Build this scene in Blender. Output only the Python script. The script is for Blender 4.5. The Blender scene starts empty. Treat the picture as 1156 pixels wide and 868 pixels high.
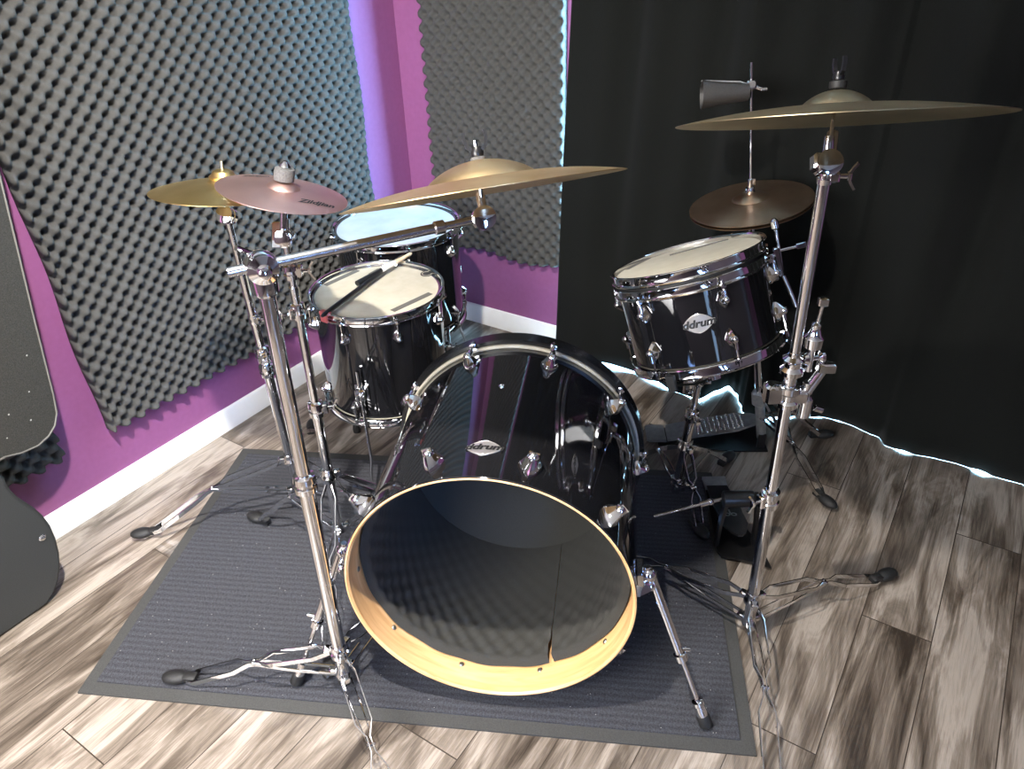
import bpy, bmesh, math, random
from mathutils import Vector as V, Matrix, noise
random.seed(4)
PI = math.pi
S = bpy.context.scene
C = S.collection
def rad(a): return math.radians(a)

# ------------------------------------------------------------------ camera, light, exposure
CAMZ = 1.5
YAW, PIT, ROLL, FPX = rad(34.02), rad(32.6), rad(-1.97), 857.0
FW = V((math.cos(PIT)*math.cos(YAW), math.cos(PIT)*math.sin(YAW), -math.sin(PIT)))
r_ = V((math.sin(YAW), -math.cos(YAW), 0)); u_ = r_.cross(FW)
RT = r_*math.cos(ROLL) + u_*math.sin(ROLL); UP = -r_*math.sin(ROLL) + u_*math.cos(ROLL)
CAM = V((0, 0, CAMZ))
cam = bpy.data.cameras.new('camera'); co = bpy.data.objects.new('camera', cam); C.objects.link(co)
cam.sensor_width = 36; cam.lens = FPX/1156*36; cam.clip_start = .02; cam.clip_end = 60
m3 = Matrix((RT, UP, -FW)).transposed()
co.matrix_world = Matrix.Translation(CAM) @ m3.to_4x4()
S.camera = co

w = bpy.data.worlds.new('world'); S.world = w; w.use_nodes = True
w.node_tree.nodes['Background'].inputs[0].default_value = (.5, .7, 1, 1)
w.node_tree.nodes['Background'].inputs[1].default_value = .3

def area(name, loc, target, sx, sy, power, col, shape='RECTANGLE'):
    l = bpy.data.lights.new(name, 'AREA'); l.shape = shape; l.size = sx; l.size_y = sy; l.energy = power; l.color = col
    o = bpy.data.objects.new(name, l); C.objects.link(o); o.location = loc
    o.rotation_euler = (V(target)-V(loc)).to_track_quat('-Z', 'Y').to_euler()
    return o
# ceiling spot lamp above the front of the kit (casts the crisp shadows)
lm = area('ceiling_lamp_light', (.37, .67, 2.32), (.60, 1.65, .2), .07, .07, 44, (1, .94, .87), 'DISK')
lm.data.spread = rad(125)
# daylight through the window behind the camera, on the left
area('daylight_rear_window', (-1.14, .95, 1.5), (.35, 1.15, 0), 1.2, 1.1, 120, (1, .97, .955))
# blue daylight through the narrow window behind the camera, on the right
lw = area('daylight_side_window', (-1.17, -2.02, 1.25), (1.25, 1.40, .10), .34, 1.5, 3.5, (.26, .46, 1))
lw.data.spread = rad(30)
# daylight through the glazed door behind the curtain
area('daylight_door', (2.43, .31, 1.05), (1.0, .31, 1.05), 1.8, 2.0, 1700, (.30, .66, 1))

S.view_settings.view_transform = 'Standard'; S.view_settings.look = 'None'
S.view_settings.gamma = 1; S.view_settings.use_curve_mapping = False
S.view_settings.exposure = .35

def fl(x, y, z=0.0):
    "the place at height z that the photo shows at pixel x, y"
    d = FW + RT*((x-578)/FPX) - UP*((y-434)/FPX)
    return CAM + d*((z-CAMZ)/d.z)
def far(x, y, h):
    "the place at pixel x, y standing at horizontal distance h"
    d = FW + RT*((x-578)/FPX) - UP*((y-434)/FPX)
    return CAM + d*(h/math.hypot(d.x, d.y))

# ------------------------------------------------------------------ materials
def mat(name, col=(.5, .5, .5), rough=.5, metal=0., **k):
    m = bpy.data.materials.new(name); m.use_nodes = True
    b = m.node_tree.nodes['Principled BSDF']
    b.inputs['Base Color'].default_value = (*col, 1); b.inputs['Roughness'].default_value = rough
    b.inputs['Metallic'].default_value = metal
    for kk, v in k.items(): b.inputs[kk.replace('_', ' ')].default_value = v
    return m
class NT:
    def __init__(s, m): s.t = m.node_tree; s.b = s.t.nodes['Principled BSDF']
    def n(s, ty, **k):
        x = s.t.nodes.new(ty)
        for a, v in k.items():
            if a.startswith('i_'):
                key = a[2:].replace('_', ' ')
                x.inputs[int(key) if key.isdigit() else key].default_value = v
            else: setattr(x, a, v)
        return x
    def l(s, a, b): s.t.links.new(a, b)
    def math(s, op, a, b=None, c=None):
        x = s.n('ShaderNodeMath', operation=op)
        for i, v in enumerate((a, b, c)):
            if v is None: continue
            if isinstance(v, (int, float)): x.inputs[i].default_value = v
            else: s.l(v, x.inputs[i])
        return x.outputs[0]
    def ramp(s, f, stops):
        x = s.n('ShaderNodeValToRGB'); e = x.color_ramp.elements
        while len(e) < len(stops): e.new(.5)
        for q, (p, c) in zip(e, stops): q.position = p; q.color = (*c, 1)
        s.l(f, x.inputs[0]); return x.outputs[0]
    def bump(s, h, st, d=.002):
        x = s.n('ShaderNodeBump'); x.inputs['Strength'].default_value = st; x.inputs['Distance'].default_value = d
        s.l(h, x.inputs['Height']); s.l(x.outputs[0], s.b.inputs['Normal']); return x
    def coord(s, which='Object'): return s.n('ShaderNodeTexCoord').outputs[which]

def noisy(name, c1, c2, scale, rough, bump=0., dist=.001, detail=4, metal=0.):
    m = mat(name, c1, rough, metal); t = NT(m)
    n = t.n('ShaderNodeTexNoise', i_Scale=scale, i_Detail=detail); t.l(t.coord(), n.inputs['Vector'])
    t.l(t.ramp(n.outputs[0], [(.3, c1), (.7, c2)]), t.b.inputs['Base Color'])
    if bump: t.bump(n.outputs[0], bump, dist)
    return m

M = {}
M['wall'] = noisy('purple_paint', (.24, .075, .195), (.26, .083, .213), 60, .6, .08, .001)
M['wall_other'] = noisy('grey_paint', (.14, .11, .13), (.16, .125, .15), 60, .7)
M['ceiling'] = noisy('white_ceiling', (.7, .7, .68), (.75, .75, .73), 80, .8)
M['white'] = noisy('white_trim_paint', (.80, .80, .78), (.84, .84, .82), 20, .35)
M['foam'] = noisy('grey_foam', (.050, .049, .046), (.068, .067, .062), 900, .95, .3, .001, 3)
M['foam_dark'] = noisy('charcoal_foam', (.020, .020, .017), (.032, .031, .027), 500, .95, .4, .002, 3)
M['chrome'] = mat('chrome', (.78, .78, .79), .07, 1)
M['chrome_dull'] = noisy('worn_chrome', (.60, .60, .60), (.72, .72, .71), 60, .2, 0, .001, 3, 1)
M['black_gloss'] = mat('black_lacquer', (.006, .006, .007), .05, 0, Specular_IOR_Level=.5, Coat_Weight=.6, Coat_Roughness=.02)
M['black_hoop'] = mat('black_hoop_lacquer', (.010, .010, .010), .22)
M['rubber'] = noisy('black_rubber', (.006, .006, .006), (.011, .011, .011), 200, .6, .2)
M['black_metal'] = noisy('black_painted_steel', (.005, .005, .0055), (.010, .010, .011), 90, .32)
M['grey_metal'] = noisy('grey_cast_metal', (.30, .31, .32), (.42, .43, .44), 60, .4, .1, .001, 4, .7)
M['head'] = noisy('coated_drum_head', (.40, .365, .28), (.46, .425, .34), 30, .55, .05, .0005)
M['head_white'] = noisy('white_drum_head', (.34, .38, .42), (.42, .46, .50), 14, .5, .05, .0005)
M['felt'] = noisy('grey_felt', (.05, .05, .05), (.10, .10, .10), 300, .95, .5)
M['tape'] = mat('grey_tape', (.09, .085, .075), .7)
M['ink'] = mat('black_ink', (.01, .01, .01), .5)
M['badge'] = mat('silver_badge', (.72, .70, .68), .28, .85)
M['red'] = mat('red_plastic', (.28, .06, .06), .4)
M['wood_tip'] = noisy('pale_stick_wood', (.62, .46, .28), (.72, .56, .36), 50, .5)
M['label_white'] = mat('white_label', (.75, .72, .65), .5)
M['dull_steel'] = mat('dull_screw_steel', (.25, .24, .2), .4, .9)
M['case'] = noisy('dark_grey_case_shell', (.020, .022, .022), (.030, .032, .032), 400, .6, .25, .0008)
M['cowbell'] = noisy('black_crinkle_paint', (.02, .019, .018), (.045, .042, .04), 500, .5, .5, .0006)

# maple ply
m = mat('maple_ply', (.7, .45, .2), .42); t = NT(m); M['maple'] = m
mp = t.n('ShaderNodeMapping'); mp.inputs['Scale'].default_value = (3, 3, 30); t.l(t.coord(), mp.inputs['Vector'])
n = t.n('ShaderNodeTexNoise', i_Scale=2.2, i_Detail=6, i_Distortion=.8); t.l(mp.outputs[0], n.inputs['Vector'])
t.l(t.ramp(n.outputs[0], [(.25, (.52, .27, .10)), (.55, (.70, .42, .19)), (.8, (.76, .50, .26))]), t.b.inputs['Base Color'])

# speckled cloth
m = mat('speckled_dark_cloth', (.05, .05, .05), .9); t = NT(m); M['speckled'] = m
n = t.n('ShaderNodeTexNoise', i_Scale=350., i_Detail=4); t.l(t.coord(), n.inputs['Vector'])
v = t.n('ShaderNodeTexVoronoi', i_Scale=28.); t.l(t.coord(), v.inputs['Vector'])
sp = t.math('LESS_THAN', v.outputs['Distance'], .065)
mx = t.n('ShaderNodeMix', data_type='RGBA'); t.l(sp, mx.inputs[0]); t.l(t.ramp(n.outputs[0], [(.3, (.014, .0135, .011)), (.75, (.040, .038, .032))]), mx.inputs[6])
mx.inputs[7].default_value = (.30, .30, .27, 1); t.l(mx.outputs[2], t.b.inputs['Base Color']); t.bump(n.outputs[0], .4, .001)

# laminate planks: rows along x, row height .1553 in y
m = mat('grey_brown_laminate', (.3, .25, .2), .34); t = NT(m); M['floor'] = m
sx = t.n('ShaderNodeSeparateXYZ'); t.l(t.coord(), sx.inputs[0])
ROW, LEN = .1553, 1.30
ry = t.math('DIVIDE', t.math('ADD', sx.outputs[1], -.004), ROW)
row = t.math('FLOOR', ry); fy = t.math('FRACT', ry)
wn = t.n('ShaderNodeTexWhiteNoise', noise_dimensions='1D'); t.l(row, wn.inputs['W'])
off = t.math('MULTIPLY', t.math('FRACT', t.math('ADD', t.math('MULTIPLY', row, .327), .173)), LEN)
rx = t.math('DIVIDE', t.math('ADD', sx.outputs[0], off), LEN)
colm = t.math('FLOOR', rx); fx = t.math('FRACT', rx)
pid = t.math('ADD', t.math('MULTIPLY', row, 7.31), t.math('MULTIPLY', colm, 3.77))
wp = t.n('ShaderNodeTexWhiteNoise', noise_dimensions='1D'); t.l(pid, wp.inputs['W'])
cb = t.n('ShaderNodeCombineXYZ'); t.l(t.math('ADD', sx.outputs[0], t.math('MULTIPLY', wp.outputs[0], 40)), cb.inputs[0])
t.l(t.math('MULTIPLY', sx.outputs[1], 5.2), cb.inputs[1]); t.l(t.math('MULTIPLY', wp.outputs[0], 9), cb.inputs[2])
n1 = t.n('ShaderNodeTexNoise', i_Scale=2.8, i_Detail=10, i_Roughness=.60, i_Distortion=1.0); t.l(cb.outputs[0], n1.inputs['Vector'])
cb2 = t.n('ShaderNodeCombineXYZ'); t.l(sx.outputs[0], cb2.inputs[0]); t.l(t.math('MULTIPLY', sx.outputs[1], 34), cb2.inputs[1]); t.l(wp.outputs[0], cb2.inputs[2])
n2 = t.n('ShaderNodeTexNoise', i_Scale=6., i_Detail=9, i_Roughness=.7, i_Distortion=.5); t.l(cb2.outputs[0], n2.inputs['Vector'])
g = t.math('ADD', t.math('MULTIPLY', n1.outputs[0], .70), t.math('MULTIPLY', n2.outputs[0], .30))
g = t.math('ADD', g, t.math('MULTIPLY', t.math('ADD', wp.outputs[0], -.5), .10))
colr = t.ramp(g, [(.35, (.030, .022, .016)), (.44, (.095, .075, .058)), (.52, (.19, .158, .128)), (.61, (.35, .305, .26)), (.71, (.20, .165, .135))])
ey = t.math('MINIMUM', fy, t.math('SUBTRACT', 1., fy)); ex = t.math('MINIMUM', fx, t.math('SUBTRACT', 1., fx))
seam = t.math('MAXIMUM', t.math('LESS_THAN', ey, .008), t.math('LESS_THAN', ex, .0011))
mx = t.n('ShaderNodeMix', data_type='RGBA'); t.l(seam, mx.inputs[0]); t.l(colr, mx.inputs[6]); mx.inputs[7].default_value = (.04, .03, .022, 1)
t.l(mx.outputs[2], t.b.inputs['Base Color'])
t.bump(t.math('SUBTRACT', n2.outputs[0], seam), .25, .001)

# ribbed mat
m = mat('ribbed_charcoal_carpet', (.05, .05, .05), .9); t = NT(m); M['mat'] = m
sx = t.n('ShaderNodeSeparateXYZ'); t.l(t.coord(), sx.inputs[0])
wob = t.n('ShaderNodeTexNoise', i_Scale=25., i_Detail=2); t.l(t.coord(), wob.inputs['Vector'])
rib = t.math('SINE', t.math('ADD', t.math('MULTIPLY', sx.outputs[0], 2*PI/.0165), t.math('MULTIPLY', wob.outputs[0], 1.8)))
n = t.n('ShaderNodeTexNoise', i_Scale=230., i_Detail=6, i_Roughness=.85); t.l(t.coord(), n.inputs['Vector'])
hh = t.math('ADD', t.math('MULTIPLY', rib, .10), t.math('ADD', t.math('MULTIPLY', n.outputs[0], 2.6), -.75))
v = t.n('ShaderNodeTexVoronoi', i_Scale=75.); t.l(t.coord(), v.inputs['Vector'])
wv = t.n('ShaderNodeTexNoise', i_Scale=60., i_Detail=0); t.l(t.coord(), wv.inputs['Vector'])
lint = t.math('MULTIPLY', t.math('LESS_THAN', v.outputs['Distance'], .085), t.math('GREATER_THAN', wv.outputs[0], .56))
mx = t.n('ShaderNodeMix', data_type='RGBA'); t.l(lint, mx.inputs[0]); t.l(t.ramp(hh, [(.15, (.009, .0095, .012)), (.95, (.072, .075, .090))]), mx.inputs[6])  # slight blue of the daylight is mixed into the charcoal colour
mx.inputs[7].default_value = (.32, .31, .29, 1); t.l(mx.outputs[2], t.b.inputs['Base Color']); t.bump(hh, .7, .0025)
M['mat_edge'] = noisy('mat_rubber_border', (.028, .029, .028), (.045, .045, .043), 350, .75, .3)

# curtain cloth
m = mat('charcoal_curtain_cloth', (.02, .02, .02), .95); t = NT(m); M['curtain'] = m
wa = t.n('ShaderNodeTexWave', i_Scale=160., i_Distortion=1.5); wa.bands_direction = 'Z'; t.l(t.coord(), wa.inputs['Vector'])
n = t.n('ShaderNodeTexNoise', i_Scale=300., i_Detail=3); t.l(t.coord(), n.inputs['Vector'])
h = t.math('ADD', t.math('MULTIPLY', wa.outputs[0], .4), n.outputs[0])
t.l(t.ramp(h, [(.3, (.0035, .0040, .0036)), (1., (.0085, .0095, .0084))]), t.b.inputs['Base Color']); t.bump(h, .4, .0008)
t.b.inputs['Sheen Weight'].default_value = .04; t.b.inputs['Specular IOR Level'].default_value = .15

# hammered and lathed bronze
def bronze(name, c1, c2, rough, groove):
    m = mat(name, c1, rough, 1); t = NT(m)
    ln = t.n('ShaderNodeVectorMath', operation='LENGTH')
    sx = t.n('ShaderNodeSeparateXYZ'); t.l(t.coord(), sx.inputs[0]); cb = t.n('ShaderNodeCombineXYZ')
    t.l(sx.outputs[0], cb.inputs[0]); t.l(sx.outputs[1], cb.inputs[1]); t.l(cb.outputs[0], ln.inputs[0])
    gv = t.math('SINE', t.math('MULTIPLY', ln.outputs['Value'], 2*PI/.0016))
    n = t.n('ShaderNodeTexNoise', i_Scale=9., i_Detail=6); t.l(t.coord(), n.inputs['Vector'])
    t.l(t.ramp(n.outputs[0], [(.35, c1), (.65, c2)]), t.b.inputs['Base Color'])
    t.bump(gv, groove, .0003); return m
M['brass'] = bronze('bright_brass', (.72, .52, .20), (.84, .64, .29), .32, .25)
M['copper'] = bronze('pinkish_bronze', (.62, .40, .35), (.72, .48, .42), .40, .2)
M['crash'] = bronze('aged_bronze', (.58, .40, .19), (.74, .55, .30), .38, .3)
M['crash_dull'] = bronze('dull_aged_bronze', (.27, .22, .13), (.38, .31, .19), .42, .3)
M['hat'] = bronze('dark_bronze', (.40, .26, .16), (.56, .38, .24), .36, .4)
m = mat('daylight_glass', (1, 1, 1), .5); m.node_tree.nodes['Principled BSDF'].inputs['Emission Color'].default_value = (.50, .78, 1, 1)
m.node_tree.nodes['Principled BSDF'].inputs['Emission Strength'].default_value = 9; M['sky_glass'] = m
m = mat('daylight_glass_rear', (1, 1, 1), .5); m.node_tree.nodes['Principled BSDF'].inputs['Emission Color'].default_value = (.80, .92, 1, 1)
m.node_tree.nodes['Principled BSDF'].inputs['Emission Strength'].default_value = 5; M['sky_glass_rear'] = m
m = mat('daylight_glass_side', (1, 1, 1), .5); m.node_tree.nodes['Principled BSDF'].inputs['Emission Color'].default_value = (.36, .60, .95, 1)
m.node_tree.nodes['Principled BSDF'].inputs['Emission Strength'].default_value = 4; M['sky_glass_side'] = m

# ------------------------------------------------------------------ mesh builder (world coordinates)
def frame(axis, hint=(0, 0, 1)):
    z = V(axis).normalized(); h = V(hint)
    if abs(z.dot(h.normalized())) > .98: h = V((1, 0, 0))
    x = h.cross(z).normalized(); y = z.cross(x)
    return x, y, z
class MB:
    def __init__(s): s.v = []; s.f = []
    def add(s, vs, fs):
        b = len(s.v); s.v += [V(q) for q in vs]; s.f += [tuple(b+i for i in f) for f in fs]; return s
    def box(s, c, x, y, z, sx, sy, sz):
        "box centred at c with half sizes"
        x, y, z = V(x).normalized()*sx, V(y).normalized()*sy, V(z).normalized()*sz; c = V(c)
        vs = [c+x*i+y*j+z*k for k in (-1, 1) for j in (-1, 1) for i in (-1, 1)]
        return s.add(vs, [(0, 2, 3, 1), (4, 5, 7, 6), (0, 1, 5, 4), (2, 6, 7, 3), (0, 4, 6, 2), (1, 3, 7, 5)])
    def abox(s, a, b):
        a, b = V(a), V(b); c = (a+b)/2; d = (b-a)/2
        return s.box(c, (1, 0, 0), (0, 1, 0), (0, 0, 1), abs(d.x), abs(d.y), abs(d.z))
    def rbox(s, c, x, y, z, sx, sy, sz, r=.3):
        "box with chamfered edges"
        x, y, z = V(x).normalized(), V(y).normalized(), V(z).normalized(); c = V(c); q = r*min(sx, sy, sz)
        ring = lambda a, b, k: [c+x*(i*a-(q if e else 0)*i)+y*(j*b-(0 if e else q)*j)+z*k for i, j, e in
                                ((1, 1, 0), (1, 1, 1), (-1, 1, 1), (-1, 1, 0), (-1, -1, 0), (-1, -1, 1), (1, -1, 1), (1, -1, 0))]
        L = [ring(sx-q, sy-q, -sz), ring(sx, sy, -sz+q), ring(sx, sy, sz-q), ring(sx-q, sy-q, sz)]
        vs = sum(L, []); fs = [tuple(range(7, -1, -1)), tuple(range(24, 32))]
        for k in range(3):
            for i in range(8): fs.append((k*8+i, k*8+(i+1) % 8, k*8+8+(i+1) % 8, k*8+8+i))
        return s.add(vs, fs)
    def lathe(s, o, axis, prof, n=32, hint=(0, 0, 1), closed=False, cap=True, a0=0., a1=2*PI):
        "profile of (radius, height) about axis through o"
        x, y, z = frame(axis, hint); o = V(o); full = abs(a1-a0-2*PI) < 1e-6
        m = n if full else n+1; vs = []
        for i in range(m):
            a = a0+(a1-a0)*i/n; d = x*math.cos(a)+y*math.sin(a)
            vs += [o+d*r+z*h for r, h in prof]
        k = len(prof); fs = []
        for i in range(n):
            j = (i+1) % m
            for q in range(k if closed else k-1):
                p = (q+1) % k; fs.append((i*k+q, j*k+q, j*k+p, i*k+p))
        if cap and not closed and full:
            if prof[0][0] > 1e-5: fs.append(tuple(i*k for i in range(n))[::-1])
            if prof[-1][0] > 1e-5: fs.append(tuple(i*k+k-1 for i in range(n)))
        return s.add(vs, fs)
    def tube(s, a, b, r, r2=None, n=14):
        a, b = V(a), V(b); d = b-a; return s.lathe(a, d, [(r, 0), (r if r2 is None else r2, d.length)], n)
    def poly(s, pts, r, n=8, cap=True):
        pts = [V(p) for p in pts]; rs = r if isinstance(r, (list, tuple)) else [r]*len(pts); vs = []; px = None
        for i, p in enumerate(pts):
            d = (pts[min(i+1, len(pts)-1)]-pts[max(i-1, 0)]).normalized()
            if px is None: px, py, _ = frame(d)
            else:
                px = (px-d*px.dot(d)).normalized(); py = d.cross(px)
            vs += [p+(px*math.cos(2*PI*k/n)+py*math.sin(2*PI*k/n))*rs[i] for k in range(n)]
        fs = [(i*n+k, i*n+(k+1) % n, i*n+n+(k+1) % n, i*n+n+k) for i in range(len(pts)-1) for k in range(n)]
        if cap: fs += [tuple(range(n))[::-1], tuple((len(pts)-1)*n+k for k in range(n))]
        return s.add(vs, fs)
    def strip(s, pts, wd, w, th):
        "flat bar following pts, w wide along wd"
        pts = [V(p) for p in pts]; vs = []
        for i, p in enumerate(pts):
            d = (pts[min(i+1, len(pts)-1)]-pts[max(i-1, 0)]).normalized(); a = V(wd[i] if isinstance(wd, list) else wd); a = (a-d*a.dot(d)).normalized(); b = d.cross(a)
            vs += [p+a*w/2+b*th/2, p-a*w/2+b*th/2, p-a*w/2-b*th/2, p+a*w/2-b*th/2]
        fs = [(i*4+k, i*4+(k+1) % 4, i*4+4+(k+1) % 4, i*4+4+k) for i in range(len(pts)-1) for k in range(4)]
        fs += [(3, 2, 1, 0), tuple((len(pts)-1)*4+k for k in range(4))]
        return s.add(vs, fs)
    def ball(s, c, r, n=14, sq=(1, 1, 1), axes=None):
        x, y, z = axes or (V((1, 0, 0)), V((0, 1, 0)), V((0, 0, 1))); c = V(c); h = n//2; vs = [c+z*r*sq[2]]
        for j in range(1, h):
            t = PI*j/h
            for i in range(n):
                a = 2*PI*i/n; vs.append(c+x*r*sq[0]*math.sin(t)*math.cos(a)+y*r*sq[1]*math.sin(t)*math.sin(a)+z*r*sq[2]*math.cos(t))
        vs.append(c-z*r*sq[2]); fs = [(0, 1+i, 1+(i+1) % n) for i in range(n)]
        for j in range(h-2):
            for i in range(n): fs.append((1+j*n+i, 1+(j+1)*n+i, 1+(j+1)*n+(i+1) % n, 1+j*n+(i+1) % n))
        L = len(vs)-1; b = 1+(h-2)*n; fs += [(L, b+(i+1) % n, b+i) for i in range(n)]
        return s.add(vs, fs)
    def prism(s, outline, o, x, y, z, th):
        "outline in x/y plane at o, extruded by th along z"
        o, x, y, z = V(o), V(x), V(y), V(z); k = len(outline)
        vs = [o+x*a+y*b for a, b in outline]+[o+x*a+y*b+z*th for a, b in outline]
        fs = [tuple(range(k))[::-1], tuple(range(k, 2*k))]+[(i, (i+1) % k, k+(i+1) % k, k+i) for i in range(k)]
        return s.add(vs, fs)
    def build(s, name, material, parent=None, smooth=40, root=None):
        me = bpy.data.meshes.new(name); o = bpy.data.objects.new(name, me); C.objects.link(o)
        Mi = Matrix.Identity(4)
        if parent is not None:
            o.parent = parent; Mi = WM[parent.name].inverted()
            WM[o.name] = WM[parent.name]
        elif root is not None:
            o.matrix_world = root; Mi = root.inverted(); WM[o.name] = root
        else: WM[o.name] = Mi
        me.from_pydata([Mi@v for v in s.v], [], s.f); me.materials.append(material); me.update()
        bm = bmesh.new(); bm.from_mesh(me); bmesh.ops.recalc_face_normals(bm, faces=bm.faces); bm.to_mesh(me); bm.free()
        if smooth:
            me.polygons.foreach_set('use_smooth', [True]*len(me.polygons)); me.set_sharp_from_angle(angle=rad(smooth))
        return o
WM = {}
def tag(o, label=None, cat=None, group=None, kind=None):
    if label: o['label'] = label
    if cat: o['category'] = cat
    if group: o['group'] = group
    if kind: o['kind'] = kind
    return o
def thing(name, label, cat, loc, axis=None, group=None):
    o = bpy.data.objects.new(name, None); C.objects.link(o); o.empty_display_size = .05
    if axis is not None:
        x, y, z = frame(axis); mw = Matrix.Translation(V(loc)) @ Matrix((x, y, z)).transposed().to_4x4()
    else: mw = Matrix.Translation(V(loc))
    o.matrix_world = mw; WM[o.name] = mw
    return tag(o, label, cat, group)
def structure(name, mb, m, parent=None, smooth=30):
    o = mb.build(name, m, parent, smooth)
    if parent is None: o['kind'] = 'structure'
    return o
Z = V((0, 0, 1))

# ------------------------------------------------------------------ the room
WX, WY, X0, Y0, CZ = 2.29, 2.0, -1.25, -2.3, 2.4
structure('floor', MB().abox((X0-.1, Y0-.1, -.1), (WX+.22, WY+.1, 0)), M['floor'])
structure('ceiling', MB().abox((X0-.1, Y0-.1, CZ), (WX+.22, WY+.1, CZ+.1)), M['ceiling'])
structure('wall_left', MB().abox((X0-.1, WY, 0), (WX+.1, WY+.1, CZ)), M['wall'])
bw = MB().abox((WX, 1.235, 0), (WX+.1, WY, CZ)).abox((WX, Y0-.1, 0), (WX+.1, -1.15, CZ)).abox((WX, -1.15, 2.1), (WX+.1, 1.235, CZ))
structure('wall_back', bw, M['wall'])
structure('wall_right', MB().abox((X0-.1, Y0-.1, 0), (WX, Y0, CZ)), M['wall_other'])
wf = MB().abox((X0-.1, Y0, 0), (X0, -2.2, CZ)).abox((X0-.1, -2.2, 2.05), (X0, -1.70, CZ)).abox((X0-.1, -2.2, 0), (X0, -1.70, .45)).abox((X0-.1, -1.70, 0), (X0, .35, CZ)).abox((X0-.1, 1.55, 0), (X0, WY, CZ)).abox((X0-.1, .35, 0), (X0, 1.55, .9)).abox((X0-.1, .35, 2.1), (X0, 1.55, CZ))
structure('wall_front', wf, M['wall_other'])
structure('baseboard_left', MB().prism([(0, 0), (.013, 0), (.013, .070), (.009, .078), (0, .080)], (X0, WY, 0), (0, -1, 0), (0, 0, 1), (1, 0, 0), WX-X0), M['white'])
structure('baseboard_back', MB().prism([(0, 0), (.013, 0), (.013, .070), (.009, .078), (0, .080)], (WX, 1.24, 0), (-1, 0, 0), (0, 0, 1), (0, 1, 0), .76-.013), M['white'])
# glazed door behind the curtain, window behind the camera
d = structure('window_1', MB().abox((2.455, -1.15, .0), (2.47, 1.235, 2.1)), M['sky_glass'])
fr = MB()
for y in (-1.13, .03, 1.21): fr.abox((2.42, y-.03, 0), (2.455, y+.03, 2.1))
fr.abox((2.42, -1.15, 2.04), (2.455, 1.235, 2.1)).abox((2.42, -1.15, 0), (2.455, 1.235, .05))
fr.build('window_frame', M['white'], d)
jb = MB().abox((WX+.1, 1.235, 0), (2.49, 1.27, 2.1)).abox((WX+.1, -1.19, 0), (2.49, -1.15, 2.1)).abox((WX+.1, -1.19, 2.1), (2.49, 1.24, 2.14))
structure('trim_1', jb, M['white'])
d = structure('window_2', MB().abox((X0-.06, .35, .9), (X0-.05, 1.55, 2.1)), M['sky_glass_rear'])
fr = MB()
for y in (.37, .95, 1.53): fr.abox((X0-.05, y-.025, .9), (X0+.01, y+.025, 2.1))
for z in (.92, 2.08): fr.abox((X0-.05, .35, z-.025), (X0+.01, 1.55, z+.025))
fr.build('window_frame', M['white'], d)

d = structure('window_3', MB().abox((X0-.06, -2.2, .45), (X0-.05, -1.70, 2.05)), M['sky_glass_side'])
fr = MB()
for y in (-2.185, -1.715): fr.abox((X0-.05, y-.015, .45), (X0+.01, y+.015, 2.05))
for z in (.465, 2.035): fr.abox((X0-.05, -2.2, z-.015), (X0+.01, -1.70, z+.015))
fr.build('window_frame', M['white'], d)

# ------------------------------------------------------------------ curtain
hem = [(1.30, 2.238), (1.24, 2.236), (1.17, 2.232), (1.07, 2.24), (.97, 2.246), (.88, 2.225), (.80, 2.20), (.69, 2.190), (.655, 2.27), (.63, 2.32), (.59, 2.29), (.557, 2.235), (.53, 2.185), (.48, 2.182),
       (.42, 2.225), (.35, 2.275), (.28, 2.305), (.23, 2.305), (.12, 2.28), (.085, 2.24), (.03, 2.236), (-.06, 2.252), (-.11, 2.257), (-.2, 2.245), (-.29, 2.248)]
def hemx(y):
    if y <= -.29: return 2.245+.035*math.sin((y+.29)*19)
    for (a, xa), (b, xb) in zip(hem, hem[1:]):
        if b <= y <= a:
            k = (y-b)/(a-b); k = k*k*(3-2*k); return xb+(xa-xb)*k
    return 2.238
mb = MB(); NY, NZ = 300, 40; vs = []
for j in range(NZ+1):
    f = j/NZ; z = .006+2.166*f
    for i in range(NY+1):
        y = 1.30-2.42*i/NY
        hx = hemx(y); up = 2.222+(.013 if y > .3 else .045)*math.sin(y*(23)+.8+f*1.2)+.012*math.sin(y*41+f*1.5)+.006*math.sin(y*9-f*4)
        if y > 1.05: up = 2.222+(up-2.222)*max(0, (1.30-y)/.25)
        k = min(1, z/.75); k = k*k*(3-2*k); x = hx*(1-k)+min(up, 2.275)*k
        if i == 0: z0 = 0
        hz = z+(.003*math.sin(y*31)+.002*math.sin(y*13+1) if y > .3 else -.0045+.006*max(0, math.sin(y*27)+math.sin(y*61)*.6-.5)) if j == 0 else z
        yy = y - (.052*z if y > 1.2 else .052*z*max(0, (y-.2)))
        vs.append((x, yy, hz))
fs = [(j*(NY+1)+i, j*(NY+1)+i+1, (j+1)*(NY+1)+i+1, (j+1)*(NY+1)+i) for j in range(NZ) for i in range(NY)]
mb.add(vs, fs); cu = mb.build('curtain', M['curtain'], None, 180)
so = cu.modifiers.new('thickness', 'SOLIDIFY'); so.thickness = .003; so.offset = 0
tag(cu, 'long dark charcoal curtain hanging to the floor behind the drums', 'curtain')
rd = MB().tube((2.222, -1.17, 2.19), (2.222, 1.30, 2.19), .012)
for y in (-1.1, 1.26): rd.tube((2.222, y, 2.19), (2.29, y, 2.19), .008)
rd.build('curtain_rod', M['black_metal'], cu)

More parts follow.
